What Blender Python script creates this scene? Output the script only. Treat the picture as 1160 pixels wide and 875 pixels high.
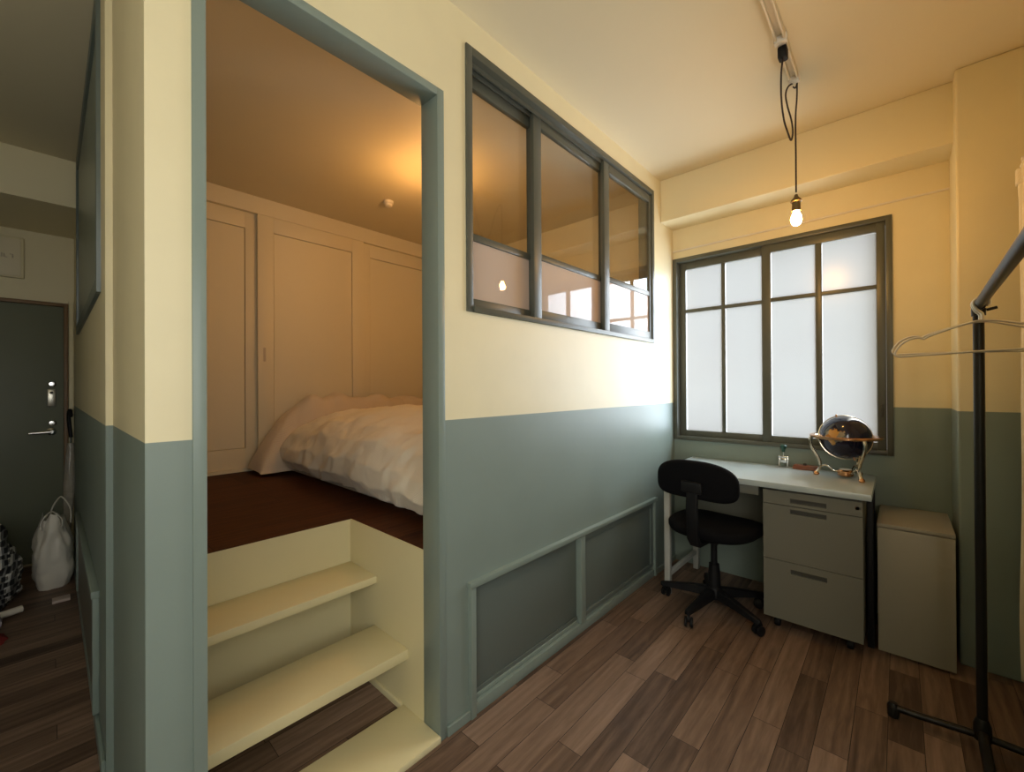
import bpy, bmesh, math, random
from mathutils import Vector, Matrix, noise
random.seed(7)
scn = bpy.context.scene
col = scn.collection
for o in list(bpy.data.objects):
    bpy.data.objects.remove(o, do_unlink=True)
PI = math.pi

# ---------------------------------------------------------------- camera
CAM_H = 1.22
cam_data = bpy.data.cameras.new('camera')
cam_data.sensor_width = 36.0
cam_data.lens = 478.66 / 1160.0 * 36.0
cam_data.clip_start = 0.02
cam = bpy.data.objects.new('camera', cam_data)
col.objects.link(cam)
yaw, pitch, roll = 0.741012602, 0.00351948, -0.00535444
fw = Vector((math.cos(yaw) * math.cos(pitch), math.sin(yaw) * math.cos(pitch), math.sin(pitch)))
rt = Vector((math.sin(yaw), -math.cos(yaw), 0))
up = rt.cross(fw)
r2 = rt * math.cos(roll) + up * math.sin(roll)
u2 = -rt * math.sin(roll) + up * math.cos(roll)
cam.matrix_world = Matrix(((r2.x, u2.x, -fw.x, 0), (r2.y, u2.y, -fw.y, 0), (r2.z, u2.z, -fw.z, CAM_H), (0, 0, 0, 1)))
scn.camera = cam

# ---------------------------------------------------------------- view, world, light levels
scn.view_settings.view_transform = 'Standard'
scn.view_settings.look = 'None'
scn.view_settings.gamma = 1.0
scn.view_settings.use_curve_mapping = False
scn.view_settings.exposure = 0.0
SKY_DIM, SKY_BRIGHT = 0.22, 22.0          # sky towards the neighbouring house / brighter side, shaped to light the left wall
SKY_COL = (0.75, 0.94, 1.20)
HOUSE_COL = (1.0, 0.96, 0.86)              # light thrown back by the house across the street
BULB = 340.0                            # glow of the bare bulbs
LOFT_BULB = 350.0
BULB_COL = (1.0, 0.50, 0.12)

world = bpy.data.worlds.new('overcast_sky')
scn.world = world
world.use_nodes = True
wn, wl = world.node_tree.nodes, world.node_tree.links
wn.clear()
w_out = wn.new('ShaderNodeOutputWorld')
w_bg = wn.new('ShaderNodeBackground')
w_tc = wn.new('ShaderNodeTexCoord')
w_sep = wn.new('ShaderNodeSeparateXYZ')
w_map = wn.new('ShaderNodeMapRange')
w_map.interpolation_type = 'SMOOTHSTEP'
w_map.inputs['From Min'].default_value = 0.0
w_map.inputs['From Max'].default_value = -0.30
w_map.inputs['To Min'].default_value = SKY_DIM
w_map.inputs['To Max'].default_value = SKY_BRIGHT
wl.new(w_tc.outputs['Generated'], w_sep.inputs[0])
wl.new(w_sep.outputs['Y'], w_map.inputs['Value'])
# brightness falls off further round, shaped to even the light along the left wall
w_map2 = wn.new('ShaderNodeMapRange')
w_map2.interpolation_type = 'SMOOTHSTEP'
w_map2.inputs['From Min'].default_value = -0.42
w_map2.inputs['From Max'].default_value = -0.80
w_map2.inputs['To Min'].default_value = 1.0
w_map2.inputs['To Max'].default_value = 0.30
wl.new(w_sep.outputs['Y'], w_map2.inputs['Value'])
w_mul = wn.new('ShaderNodeMath'); w_mul.operation = 'MULTIPLY'
wl.new(w_map.outputs[0], w_mul.inputs[0]); wl.new(w_map2.outputs[0], w_mul.inputs[1])
wl.new(w_mul.outputs[0], w_bg.inputs['Strength'])
w_mix = wn.new('ShaderNodeMix'); w_mix.data_type = 'RGBA'
w_mix.inputs[6].default_value = (*HOUSE_COL, 1); w_mix.inputs[7].default_value = (*SKY_COL, 1)
w_mr2 = wn.new('ShaderNodeMapRange')
w_mr2.inputs['From Min'].default_value = 0.0; w_mr2.inputs['From Max'].default_value = -0.40
wl.new(w_sep.outputs['Y'], w_mr2.inputs['Value'])
wl.new(w_mr2.outputs[0], w_mix.inputs[0]); wl.new(w_mix.outputs[2], w_bg.inputs['Color'])
wl.new(w_bg.outputs[0], w_out.inputs[0])


def portal(name, loc, direction, sx, sy):
    ld = bpy.data.lights.new(name, 'AREA')
    ld.shape = 'RECTANGLE'
    ld.size, ld.size_y = sx, sy
    ld.cycles.is_portal = True
    o = bpy.data.objects.new(name, ld)
    o.location = loc
    o.rotation_euler = Vector(direction).to_track_quat('-Z', 'Y').to_euler()
    col.objects.link(o)


# ---------------------------------------------------------------- materials
def new_mat(name):
    m = bpy.data.materials.new(name)
    m.use_nodes = True
    nt = m.node_tree
    nt.nodes.clear()
    out = nt.nodes.new('ShaderNodeOutputMaterial')
    return m, nt, nt.nodes, nt.links, out


def simple(name, color, rough=0.5, metal=0.0, bump=0.0, bscale=200.0, vary=0.0, vscale=6.0, coat=0.0, spec=0.5):
    m, nt, N, L, out = new_mat(name)
    b = N.new('ShaderNodeBsdfPrincipled')
    b.inputs['Base Color'].default_value = (*color, 1)
    b.inputs['Roughness'].default_value = rough
    b.inputs['Metallic'].default_value = metal
    b.inputs['Coat Weight'].default_value = coat
    b.inputs['Specular IOR Level'].default_value = spec
    geo = N.new('ShaderNodeNewGeometry')
    if vary > 0:
        nz = N.new('ShaderNodeTexNoise')
        nz.inputs['Scale'].default_value = vscale
        nz.inputs['Detail'].default_value = 4
        L.new(geo.outputs['Position'], nz.inputs['Vector'])
        mx = N.new('ShaderNodeMix')
        mx.data_type = 'RGBA'
        mx.inputs[6].default_value = (*[c * (1 - vary) for c in color], 1)
        mx.inputs[7].default_value = (*[min(1, c * (1 + vary)) for c in color], 1)
        L.new(nz.outputs['Fac'], mx.inputs[0])
        L.new(mx.outputs[2], b.inputs['Base Color'])
    if bump > 0:
        nb = N.new('ShaderNodeTexNoise')
        nb.inputs['Scale'].default_value = bscale
        nb.inputs['Detail'].default_value = 3
        L.new(geo.outputs['Position'], nb.inputs['Vector'])
        bp = N.new('ShaderNodeBump')
        bp.inputs['Strength'].default_value = bump
        bp.inputs['Distance'].default_value = 0.002
        L.new(nb.outputs['Fac'], bp.inputs['Height'])
        L.new(bp.outputs[0], b.inputs['Normal'])
    L.new(b.outputs[0], out.inputs[0])
    return m


CREAM = (0.74, 0.655, 0.42)
BLUE = (0.203, 0.250, 0.218)
PAINT_Z = 1.106


def wall_paint():
    m, nt, N, L, out = new_mat('two_tone_wall_paint')
    geo = N.new('ShaderNodeNewGeometry')
    sep = N.new('ShaderNodeSeparateXYZ')
    L.new(geo.outputs['Position'], sep.inputs[0])
    gt = N.new('ShaderNodeMath'); gt.operation = 'GREATER_THAN'
    gt.inputs[1].default_value = PAINT_Z
    L.new(sep.outputs['Z'], gt.inputs[0])
    mx = N.new('ShaderNodeMix'); mx.data_type = 'RGBA'
    mx.inputs[6].default_value = (*BLUE, 1)
    mx.inputs[7].default_value = (*CREAM, 1)
    L.new(gt.outputs[0], mx.inputs[0])
    nz = N.new('ShaderNodeTexNoise'); nz.inputs['Scale'].default_value = 3.5; nz.inputs['Detail'].default_value = 5
    L.new(geo.outputs['Position'], nz.inputs['Vector'])
    hs = N.new('ShaderNodeHueSaturation')
    mr = N.new('ShaderNodeMapRange')
    mr.inputs['From Min'].default_value = 0.3; mr.inputs['From Max'].default_value = 0.7
    mr.inputs['To Min'].default_value = 0.96; mr.inputs['To Max'].default_value = 1.03
    L.new(nz.outputs['Fac'], mr.inputs['Value'])
    L.new(mr.outputs[0], hs.inputs['Value'])
    L.new(mx.outputs[2], hs.inputs['Color'])
    b = N.new('ShaderNodeBsdfPrincipled')
    b.inputs['Roughness'].default_value = 0.47
    L.new(hs.outputs[0], b.inputs['Base Color'])
    nb = N.new('ShaderNodeTexNoise'); nb.inputs['Scale'].default_value = 90; nb.inputs['Detail'].default_value = 3
    L.new(geo.outputs['Position'], nb.inputs['Vector'])
    bp = N.new('ShaderNodeBump'); bp.inputs['Strength'].default_value = 0.06; bp.inputs['Distance'].default_value = 0.002
    L.new(nb.outputs['Fac'], bp.inputs['Height'])
    L.new(bp.outputs[0], b.inputs['Normal'])
    L.new(b.outputs[0], out.inputs[0])
    return m


def plank_floor(name, c_dark, c_mid, c_light, width=0.093, length=0.78, rough=0.42, spec=0.5):
    m, nt, N, L, out = new_mat(name)
    geo = N.new('ShaderNodeNewGeometry')
    mp = N.new('ShaderNodeMapping')
    mp.inputs['Location'].default_value = (0.27, 0.057, 0)
    L.new(geo.outputs['Position'], mp.inputs['Vector'])
    bk = N.new('ShaderNodeTexBrick')
    bk.offset = 0.41; bk.offset_frequency = 2
    bk.squash = 0.62; bk.squash_frequency = 3
    bk.inputs['Scale'].default_value = 1.0
    bk.inputs['Brick Width'].default_value = length
    bk.inputs['Row Height'].default_value = width
    bk.inputs['Mortar Size'].default_value = 0.0011
    bk.inputs['Mortar Smooth'].default_value = 0.2
    bk.inputs['Bias'].default_value = 0.0
    bk.inputs['Color1'].default_value = (0, 0, 0, 1)
    bk.inputs['Color2'].default_value = (1, 1, 1, 1)
    bk.inputs['Mortar'].default_value = (0.5, 0.5, 0.5, 1)
    L.new(mp.outputs[0], bk.inputs['Vector'])
    # grain, shifted plank by plank
    sc = N.new('ShaderNodeVectorMath'); sc.operation = 'MULTIPLY'
    sc.inputs[1].default_value = (1.6, 17.0, 1.0)
    L.new(geo.outputs['Position'], sc.inputs[0])
    sh = N.new('ShaderNodeVectorMath'); sh.operation = 'MULTIPLY_ADD'
    sh.inputs[1].default_value = (9.0, 5.0, 7.0)
    L.new(bk.outputs['Color'], sh.inputs[0])
    L.new(sc.outputs[0], sh.inputs[2])
    g1 = N.new('ShaderNodeTexNoise'); g1.inputs['Scale'].default_value = 1.6; g1.inputs['Detail'].default_value = 7; g1.inputs['Distortion'].default_value = 1.1
    L.new(sh.outputs[0], g1.inputs['Vector'])
    wv = N.new('ShaderNodeTexWave'); wv.wave_type = 'BANDS'; wv.bands_direction = 'Y'
    wv.inputs['Scale'].default_value = 0.55; wv.inputs['Distortion'].default_value = 7; wv.inputs['Detail'].default_value = 3
    L.new(sh.outputs[0], wv.inputs['Vector'])
    fine = N.new('ShaderNodeTexNoise'); fine.inputs['Scale'].default_value = 12; fine.inputs['Detail'].default_value = 5
    L.new(sh.outputs[0], fine.inputs['Vector'])
    a1 = N.new('ShaderNodeMath'); a1.operation = 'MULTIPLY_ADD'; a1.inputs[1].default_value = 0.55
    L.new(g1.outputs['Fac'], a1.inputs[0])
    a2 = N.new('ShaderNodeMath'); a2.operation = 'MULTIPLY_ADD'; a2.inputs[1].default_value = 0.07
    L.new(wv.outputs['Fac'], a2.inputs[0])
    a3 = N.new('ShaderNodeMath'); a3.operation = 'MULTIPLY'; a3.inputs[1].default_value = 0.17
    L.new(fine.outputs['Fac'], a3.inputs[0])
    sepc = N.new('ShaderNodeSeparateColor')
    L.new(bk.outputs['Color'], sepc.inputs[0])
    a4 = N.new('ShaderNodeMath'); a4.operation = 'MULTIPLY_ADD'; a4.inputs[1].default_value = 0.36
    L.new(sepc.outputs[0], a4.inputs[0]); L.new(a3.outputs[0], a4.inputs[2])
    L.new(a4.outputs[0], a2.inputs[2])
    L.new(a2.outputs[0], a1.inputs[2])
    cr = N.new('ShaderNodeValToRGB')
    cr.color_ramp.elements[0].position = 0.36; cr.color_ramp.elements[0].color = (*c_dark, 1)
    cr.color_ramp.elements[1].position = 0.86; cr.color_ramp.elements[1].color = (*c_light, 1)
    e = cr.color_ramp.elements.new(0.6); e.color = (*c_mid, 1)
    L.new(a1.outputs[0], cr.inputs[0])
    dk = N.new('ShaderNodeMix'); dk.data_type = 'RGBA'
    dk.inputs[7].default_value = (*[c * 0.25 for c in c_dark], 1)
    L.new(bk.outputs['Fac'], dk.inputs[0])
    L.new(cr.outputs[0], dk.inputs[6])
    b = N.new('ShaderNodeBsdfPrincipled')
    b.inputs['Roughness'].default_value = rough
    b.inputs['Specular IOR Level'].default_value = spec
    L.new(dk.outputs[2], b.inputs['Base Color'])
    bp = N.new('ShaderNodeBump'); bp.inputs['Strength'].default_value = 0.35; bp.inputs['Distance'].default_value = 0.0015
    bp.invert = True
    L.new(bk.outputs['Fac'], bp.inputs['Height'])
    L.new(bp.outputs[0], b.inputs['Normal'])
    L.new(b.outputs[0], out.inputs[0])
    return m


def schlick(N, L, f0):
    geo = N.new('ShaderNodeNewGeometry')
    dt = N.new('ShaderNodeVectorMath'); dt.operation = 'DOT_PRODUCT'
    L.new(geo.outputs['Incoming'], dt.inputs[0]); L.new(geo.outputs['Normal'], dt.inputs[1])
    ab = N.new('ShaderNodeMath'); ab.operation = 'ABSOLUTE'; L.new(dt.outputs['Value'], ab.inputs[0])
    om = N.new('ShaderNodeMath'); om.operation = 'SUBTRACT'; om.inputs[0].default_value = 1.0; L.new(ab.outputs[0], om.inputs[1])
    pw = N.new('ShaderNodeMath'); pw.operation = 'POWER'; pw.inputs[1].default_value = 5.0; L.new(om.outputs[0], pw.inputs[0])
    ma = N.new('ShaderNodeMath'); ma.operation = 'MULTIPLY_ADD'; ma.inputs[1].default_value = 1 - f0; ma.inputs[2].default_value = f0
    L.new(pw.outputs[0], ma.inputs[0])
    return ma


def glass_clear():
    m, nt, N, L, out = new_mat('clear_glass')
    tr = N.new('ShaderNodeBsdfTransparent'); tr.inputs[0].default_value = (0.93, 0.94, 0.93, 1)
    gl = N.new('ShaderNodeBsdfGlossy'); gl.inputs['Roughness'].default_value = 0.01
    fr = schlick(N, L, 0.05)
    mx = N.new('ShaderNodeMixShader')
    L.new(fr.outputs[0], mx.inputs[0]); L.new(tr.outputs[0], mx.inputs[1]); L.new(gl.outputs[0], mx.inputs[2])
    L.new(mx.outputs[0], out.inputs[0])
    return m


def glass_film():
    m, nt, N, L, out = new_mat('glass_over_white_film')
    df = N.new('ShaderNodeBsdfDiffuse'); df.inputs[0].default_value = (0.72, 0.60, 0.50, 1)
    tl = N.new('ShaderNodeBsdfTranslucent'); tl.inputs[0].default_value = (0.72, 0.60, 0.50, 1)
    m1 = N.new('ShaderNodeMixShader'); m1.inputs[0].default_value = 0.4
    L.new(df.outputs[0], m1.inputs[1]); L.new(tl.outputs[0], m1.inputs[2])
    gl = N.new('ShaderNodeBsdfGlossy'); gl.inputs['Roughness'].default_value = 0.01
    fr = schlick(N, L, 0.06)
    mx = N.new('ShaderNodeMixShader')
    L.new(fr.outputs[0], mx.inputs[0]); L.new(m1.outputs[0], mx.inputs[1]); L.new(gl.outputs[0], mx.inputs[2])
    L.new(mx.outputs[0], out.inputs[0])
    return m


def glass_frosted(name='frosted_glass', t=1.0, tint=(1, 1, 1)):
    m, nt, N, L, out = new_mat(name)
    geo = N.new('ShaderNodeNewGeometry')
    nz = N.new('ShaderNodeTexNoise'); nz.inputs['Scale'].default_value = 2.2; nz.inputs['Detail'].default_value = 2
    L.new(geo.outputs['Position'], nz.inputs['Vector'])
    cm = N.new('ShaderNodeMix'); cm.data_type = 'RGBA'
    cm.inputs[6].default_value = (0.84 * t * tint[0], 0.80 * t * tint[1], 0.76 * t * tint[2], 1); cm.inputs[7].default_value = (0.90 * t * tint[0], 0.89 * t * tint[1], 0.85 * t * tint[2], 1)
    L.new(nz.outputs['Fac'], cm.inputs[0])
    tr = N.new('ShaderNodeBsdfTransparent')
    L.new(cm.outputs[2], tr.inputs[0])
    tl = N.new('ShaderNodeBsdfTranslucent'); tl.inputs[0].default_value = (0.87, 0.82, 0.74, 1)
    m1 = N.new('ShaderNodeMixShader'); m1.inputs[0].default_value = 0.08
    L.new(tr.outputs[0], m1.inputs[1]); L.new(tl.outputs[0], m1.inputs[2])
    gl = N.new('ShaderNodeBsdfGlossy'); gl.inputs['Roughness'].default_value = 0.26
    mx = N.new('ShaderNodeMixShader'); mx.inputs[0].default_value = 0.025
    L.new(m1.outputs[0], mx.inputs[1]); L.new(gl.outputs[0], mx.inputs[2])
    L.new(mx.outputs[0], out.inputs[0])
    return m


def glow(name, color, strength):
    m, nt, N, L, out = new_mat(name)
    e = N.new('ShaderNodeEmission')
    e.inputs[0].default_value = (*color, 1); e.inputs[1].default_value = strength
    L.new(e.outputs[0], out.inputs[0])
    return m


def cloth(name, color, stripes=0.0, rough=0.9, bump=0.3):
    m, nt, N, L, out = new_mat(name)
    b = N.new('ShaderNodeBsdfPrincipled')
    b.inputs['Base Color'].default_value = (*color, 1)
    b.inputs['Roughness'].default_value = rough
    b.inputs['Specular IOR Level'].default_value = 0.2
    b.inputs['Sheen Weight'].default_value = 0.2
    tc = N.new('ShaderNodeTexCoord')
    wv = N.new('ShaderNodeTexWave'); wv.bands_direction = 'DIAGONAL'
    wv.inputs['Scale'].default_value = 40 if stripes == 0 else stripes
    wv.inputs['Distortion'].default_value = 1.5
    L.new(tc.outputs['Object'], wv.inputs['Vector'])
    nz = N.new('ShaderNodeTexNoise'); nz.inputs['Scale'].default_value = 60; nz.inputs['Detail'].default_value = 3
    L.new(tc.outputs['Object'], nz.inputs['Vector'])
    ad = N.new('ShaderNodeMath'); ad.operation = 'ADD'
    L.new(wv.outputs['Fac'], ad.inputs[0]); L.new(nz.outputs['Fac'], ad.inputs[1])
    bp = N.new('ShaderNodeBump'); bp.inputs['Strength'].default_value = bump; bp.inputs['Distance'].default_value = 0.003
    L.new(ad.outputs[0], bp.inputs['Height']); L.new(bp.outputs[0], b.inputs['Normal'])
    L.new(b.outputs[0], out.inputs[0])
    return m


def globe_mat():
    m, nt, N, L, out = new_mat('globe_lapis_and_gold')
    tc = N.new('ShaderNodeTexCoord')
    nz = N.new('ShaderNodeTexNoise'); nz.inputs['Scale'].default_value = 11.0; nz.inputs['Detail'].default_value = 6; nz.inputs['Roughness'].default_value = 0.6
    mp = N.new('ShaderNodeMapping'); mp.inputs['Location'].default_value = (0.33, 0.2, 0.11)
    L.new(tc.outputs['Object'], mp.inputs['Vector']); L.new(mp.outputs[0], nz.inputs['Vector'])
    # one large land mass on the side towards the room
    d = N.new('ShaderNodeVectorMath'); d.operation = 'DISTANCE'; d.inputs[1].default_value = (-0.098, 0.047, 0.018)
    L.new(tc.outputs['Object'], d.inputs[0])
    mr = N.new('ShaderNodeMapRange'); mr.inputs['From Min'].default_value = 0.02; mr.inputs['From Max'].default_value = 0.075
    mr.inputs['To Min'].default_value = 0.27; mr.inputs['To Max'].default_value = -0.07
    L.new(d.outputs['Value'], mr.inputs['Value'])
    ad = N.new('ShaderNodeMath'); ad.operation = 'ADD'
    L.new(nz.outputs['Fac'], ad.inputs[0]); L.new(mr.outputs[0], ad.inputs[1])
    st = N.new('ShaderNodeValToRGB')
    st.color_ramp.elements[0].position = 0.605; st.color_ramp.elements[0].color = (0, 0, 0, 1)
    st.color_ramp.elements[1].position = 0.645; st.color_ramp.elements[1].color = (1, 1, 1, 1)
    L.new(ad.outputs[0], st.inputs[0])
    vor = N.new('ShaderNodeTexVoronoi'); vor.inputs['Scale'].default_value = 26
    L.new(mp.outputs[0], vor.inputs['Vector'])
    land = N.new('ShaderNodeValToRGB')
    land.color_ramp.interpolation = 'CONSTANT'
    land.color_ramp.elements[0].color = (0.42, 0.17, 0.02, 1)
    land.color_ramp.elements[1].color = (0.10, 0.07, 0.04, 1); land.color_ramp.elements[1].position = 0.7
    e = land.color_ramp.elements.new(0.3); e.color = (0.55, 0.28, 0.06, 1)
    e = land.color_ramp.elements.new(0.5); e.color = (0.25, 0.22, 0.15, 1)
    sc = N.new('ShaderNodeSeparateColor'); L.new(vor.outputs['Color'], sc.inputs[0])
    L.new(sc.outputs[0], land.inputs[0])
    mx = N.new('ShaderNodeMix'); mx.data_type = 'RGBA'
    mx.inputs[6].default_value = (0.004, 0.004, 0.022, 1)
    L.new(st.outputs[0], mx.inputs[0]); L.new(land.outputs[0], mx.inputs[7])
    b = N.new('ShaderNodeBsdfPrincipled'); b.inputs['Roughness'].default_value = 0.12
    b.inputs['Coat Weight'].default_value = 0.15; b.inputs['Coat Roughness'].default_value = 0.05
    L.new(mx.outputs[2], b.inputs['Base Color'])
    L.new(b.outputs[0], out.inputs[0])
    return m


def pattern_bag_mat():
    m, nt, N, L, out = new_mat('black_cloth_with_white_motifs')
    tc = N.new('ShaderNodeTexCoord')
    nz = N.new('ShaderNodeTexNoise'); nz.inputs['Scale'].default_value = 5
    L.new(tc.outputs['Object'], nz.inputs['Vector'])
    ma = N.new('ShaderNodeVectorMath'); ma.operation = 'MULTIPLY_ADD'; ma.inputs[1].default_value = (0.05, 0.05, 0.05)
    L.new(nz.outputs['Color'], ma.inputs[0]); L.new(tc.outputs['Object'], ma.inputs[2])
    sw = N.new('ShaderNodeSeparateXYZ'); L.new(ma.outputs[0], sw.inputs[0])
    cb = N.new('ShaderNodeCombineXYZ'); L.new(sw.outputs['X'], cb.inputs['X']); L.new(sw.outputs['Z'], cb.inputs['Y'])
    def brick(w, h, mort, off):
        bk = N.new('ShaderNodeTexBrick'); bk.offset = off
        bk.inputs['Scale'].default_value = 1; bk.inputs['Brick Width'].default_value = w; bk.inputs['Row Height'].default_value = h
        bk.inputs['Mortar Size'].default_value = mort; bk.inputs['Mortar Smooth'].default_value = 0
        L.new(cb.outputs[0], bk.inputs['Vector'])
        return bk
    b1 = brick(0.040, 0.034, 0.0055, 0.5)
    b2 = brick(0.020, 0.034, 0.0035, 0.5)
    w2 = N.new('ShaderNodeTexWave'); w2.bands_direction = 'X'; w2.inputs['Scale'].default_value = 8.0; w2.inputs['Distortion'].default_value = 1.0
    L.new(cb.outputs[0], w2.inputs['Vector'])
    gt = N.new('ShaderNodeMath'); gt.operation = 'GREATER_THAN'; gt.inputs[1].default_value = 0.55
    L.new(w2.outputs['Fac'], gt.inputs[0])
    mu = N.new('ShaderNodeMath'); mu.operation = 'MULTIPLY'
    mxm = N.new('ShaderNodeMath'); mxm.operation = 'MAXIMUM'
    L.new(b1.outputs['Fac'], mu.inputs[0]); L.new(gt.outputs[0], mu.inputs[1])
    m3 = N.new('ShaderNodeMath'); m3.operation = 'MULTIPLY'; m3.inputs[1].default_value = 0.25
    L.new(b2.outputs['Fac'], m3.inputs[0])
    L.new(mu.outputs[0], mxm.inputs[0]); L.new(m3.outputs[0], mxm.inputs[1])
    mx = N.new('ShaderNodeMix'); mx.data_type = 'RGBA'
    mx.inputs[6].default_value = (0.012, 0.013, 0.016, 1); mx.inputs[7].default_value = (0.75, 0.74, 0.7, 1)
    L.new(mxm.outputs[0], mx.inputs[0])
    b = N.new('ShaderNodeBsdfPrincipled'); b.inputs['Roughness'].default_value = 0.6
    L.new(mx.outputs[2], b.inputs['Base Color']); L.new(b.outputs[0], out.inputs[0])
    return m


M = dict(
    wall=wall_paint(),
    cream=simple('cream_paint', CREAM, 0.45, bump=0.05, bscale=90, vary=0.03, vscale=3),
    ceiling=simple('cream_ceiling_paint', (0.70, 0.615, 0.42), 0.6, bump=0.08, bscale=60, vary=0.03, vscale=2),
    blue=simple('grey_blue_gloss_paint', BLUE, 0.32, vary=0.03, vscale=4),
    frame=simple('grey_green_frame_paint', (0.084, 0.088, 0.068), 0.38, vary=0.04, vscale=8),
    closet=simple('cream_closet_paint', (0.76, 0.675, 0.48), 0.5, vary=0.02, vscale=4),
    step=simple('cream_step_paint', (0.72, 0.635, 0.37), 0.42, vary=0.03, vscale=5),
    floor=plank_floor('walnut_plank_floor', (0.068, 0.040, 0.026), (0.170, 0.106, 0.071), (0.30, 0.20, 0.142), rough=0.46, spec=0.35),
    loft_wood=plank_floor('dark_stained_loft_boards', (0.040, 0.011, 0.003), (0.078, 0.023, 0.006), (0.115, 0.038, 0.011), 0.30, 1.82, 0.6, 0.15),
    frosted_dense=glass_frosted('dense_frosted_glass', 0.87, (1.0, 0.92, 0.83)), clear=glass_clear(), film=glass_film(), frosted=glass_frosted(),
    bulb=glow('warm_bulb_glow', BULB_COL, BULB), loft_bulb=glow('amber_bulb_glow', (1.0, 0.50, 0.15), LOFT_BULB),
    duvet=cloth('cream_waffle_duvet_cloth', (0.86, 0.77, 0.61), 55, bump=0.35),
    sheet=cloth('beige_pillow_cloth', (0.66, 0.55, 0.42), 0, bump=0.2),
    mattress=cloth('oatmeal_mattress_cloth', (0.55, 0.46, 0.34), 0),
    curtain=cloth('cream_curtain_cloth', (0.74, 0.66, 0.48), 0, bump=0.2),
    desk_top=simple('pale_grey_green_laminate', (0.40, 0.46, 0.46), 0.30, vary=0.02),
    desk_steel=simple('grey_beige_enamelled_steel', (0.155, 0.151, 0.118), 0.42, vary=0.03),
    recess=simple('dark_recess', (0.045, 0.043, 0.033), 0.6),
    cabinet=simple('greyish_cream_enamel', (0.30, 0.28, 0.22), 0.42, vary=0.02),
    leg_steel=simple('pale_grey_leg_steel', (0.42, 0.42, 0.38), 0.4),
    black=simple('black_plastic', (0.006, 0.006, 0.007), 0.55, spec=0.25),
    black_fabric=simple('charcoal_chair_fabric', (0.004, 0.004, 0.005), 0.9, bump=0.5, bscale=400, spec=0.12),
    black_iron=simple('blackened_iron_pipe', (0.020, 0.019, 0.017), 0.38, metal=0.6, vary=0.2, vscale=30),
    wire=simple('steel_hanger_wire', (0.74, 0.68, 0.56), 0.3, metal=0.7),
    chrome=simple('chrome', (0.75, 0.74, 0.72), 0.18, metal=1.0),
    brass=simple('polished_copper_brass', (0.62, 0.33, 0.16), 0.22, metal=1.0, vary=0.15, vscale=20),
    silver=simple('polished_nickel', (0.66, 0.58, 0.46), 0.2, metal=1.0),
    globe=globe_mat(),
    wood_red=simple('reddish_wood', (0.20, 0.065, 0.028), 0.4, vary=0.2, vscale=40),
    track=simple('ivory_track_enamel', (0.66, 0.58, 0.42), 0.4),
    cord=simple('dark_brown_cord', (0.030, 0.018, 0.014), 0.7),
    socket=simple('aged_brass_socket', (0.16, 0.11, 0.045), 0.4, metal=0.5),
    white=simple('off_white_plastic', (0.72, 0.66, 0.56), 0.4),
    green=simple('dark_green_plastic', (0.010, 0.06, 0.045), 0.35),
    door_paint=simple('dark_green_door_paint', (0.160, 0.170, 0.118), 0.5, vary=0.06, vscale=3),
    door_frame=simple('brown_door_frame_paint', (0.20, 0.115, 0.05), 0.5, vary=0.1, vscale=10),
    steel=simple('satin_steel', (0.60, 0.57, 0.48), 0.3, metal=0.9),
    bag=simple('white_polythene', (0.70, 0.66, 0.58), 0.4, vary=0.05, vscale=12),
    motif=pattern_bag_mat(),
    vinyl=simple('clear_vinyl', (0.55, 0.50, 0.42), 0.10, vary=0.3, vscale=25),
    red=simple('red_cloth', (0.22, 0.02, 0.015), 0.8),
    lilac=simple('lilac_grey_card', (0.30, 0.27, 0.30), 0.7),
    paper=simple('pale_pink_card', (0.55, 0.45, 0.40), 0.6),
    inset=simple('blue_board_with_shade', (0.115, 0.138, 0.122), 0.38, vary=0.04, vscale=3),  # grey-blue darkened for the hatch's recess shade; also on the hall window frame
)

for nd in M['vinyl'].node_tree.nodes:
    if nd.type == 'BSDF_PRINCIPLED':
        nd.inputs['Alpha'].default_value = 0.55


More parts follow.
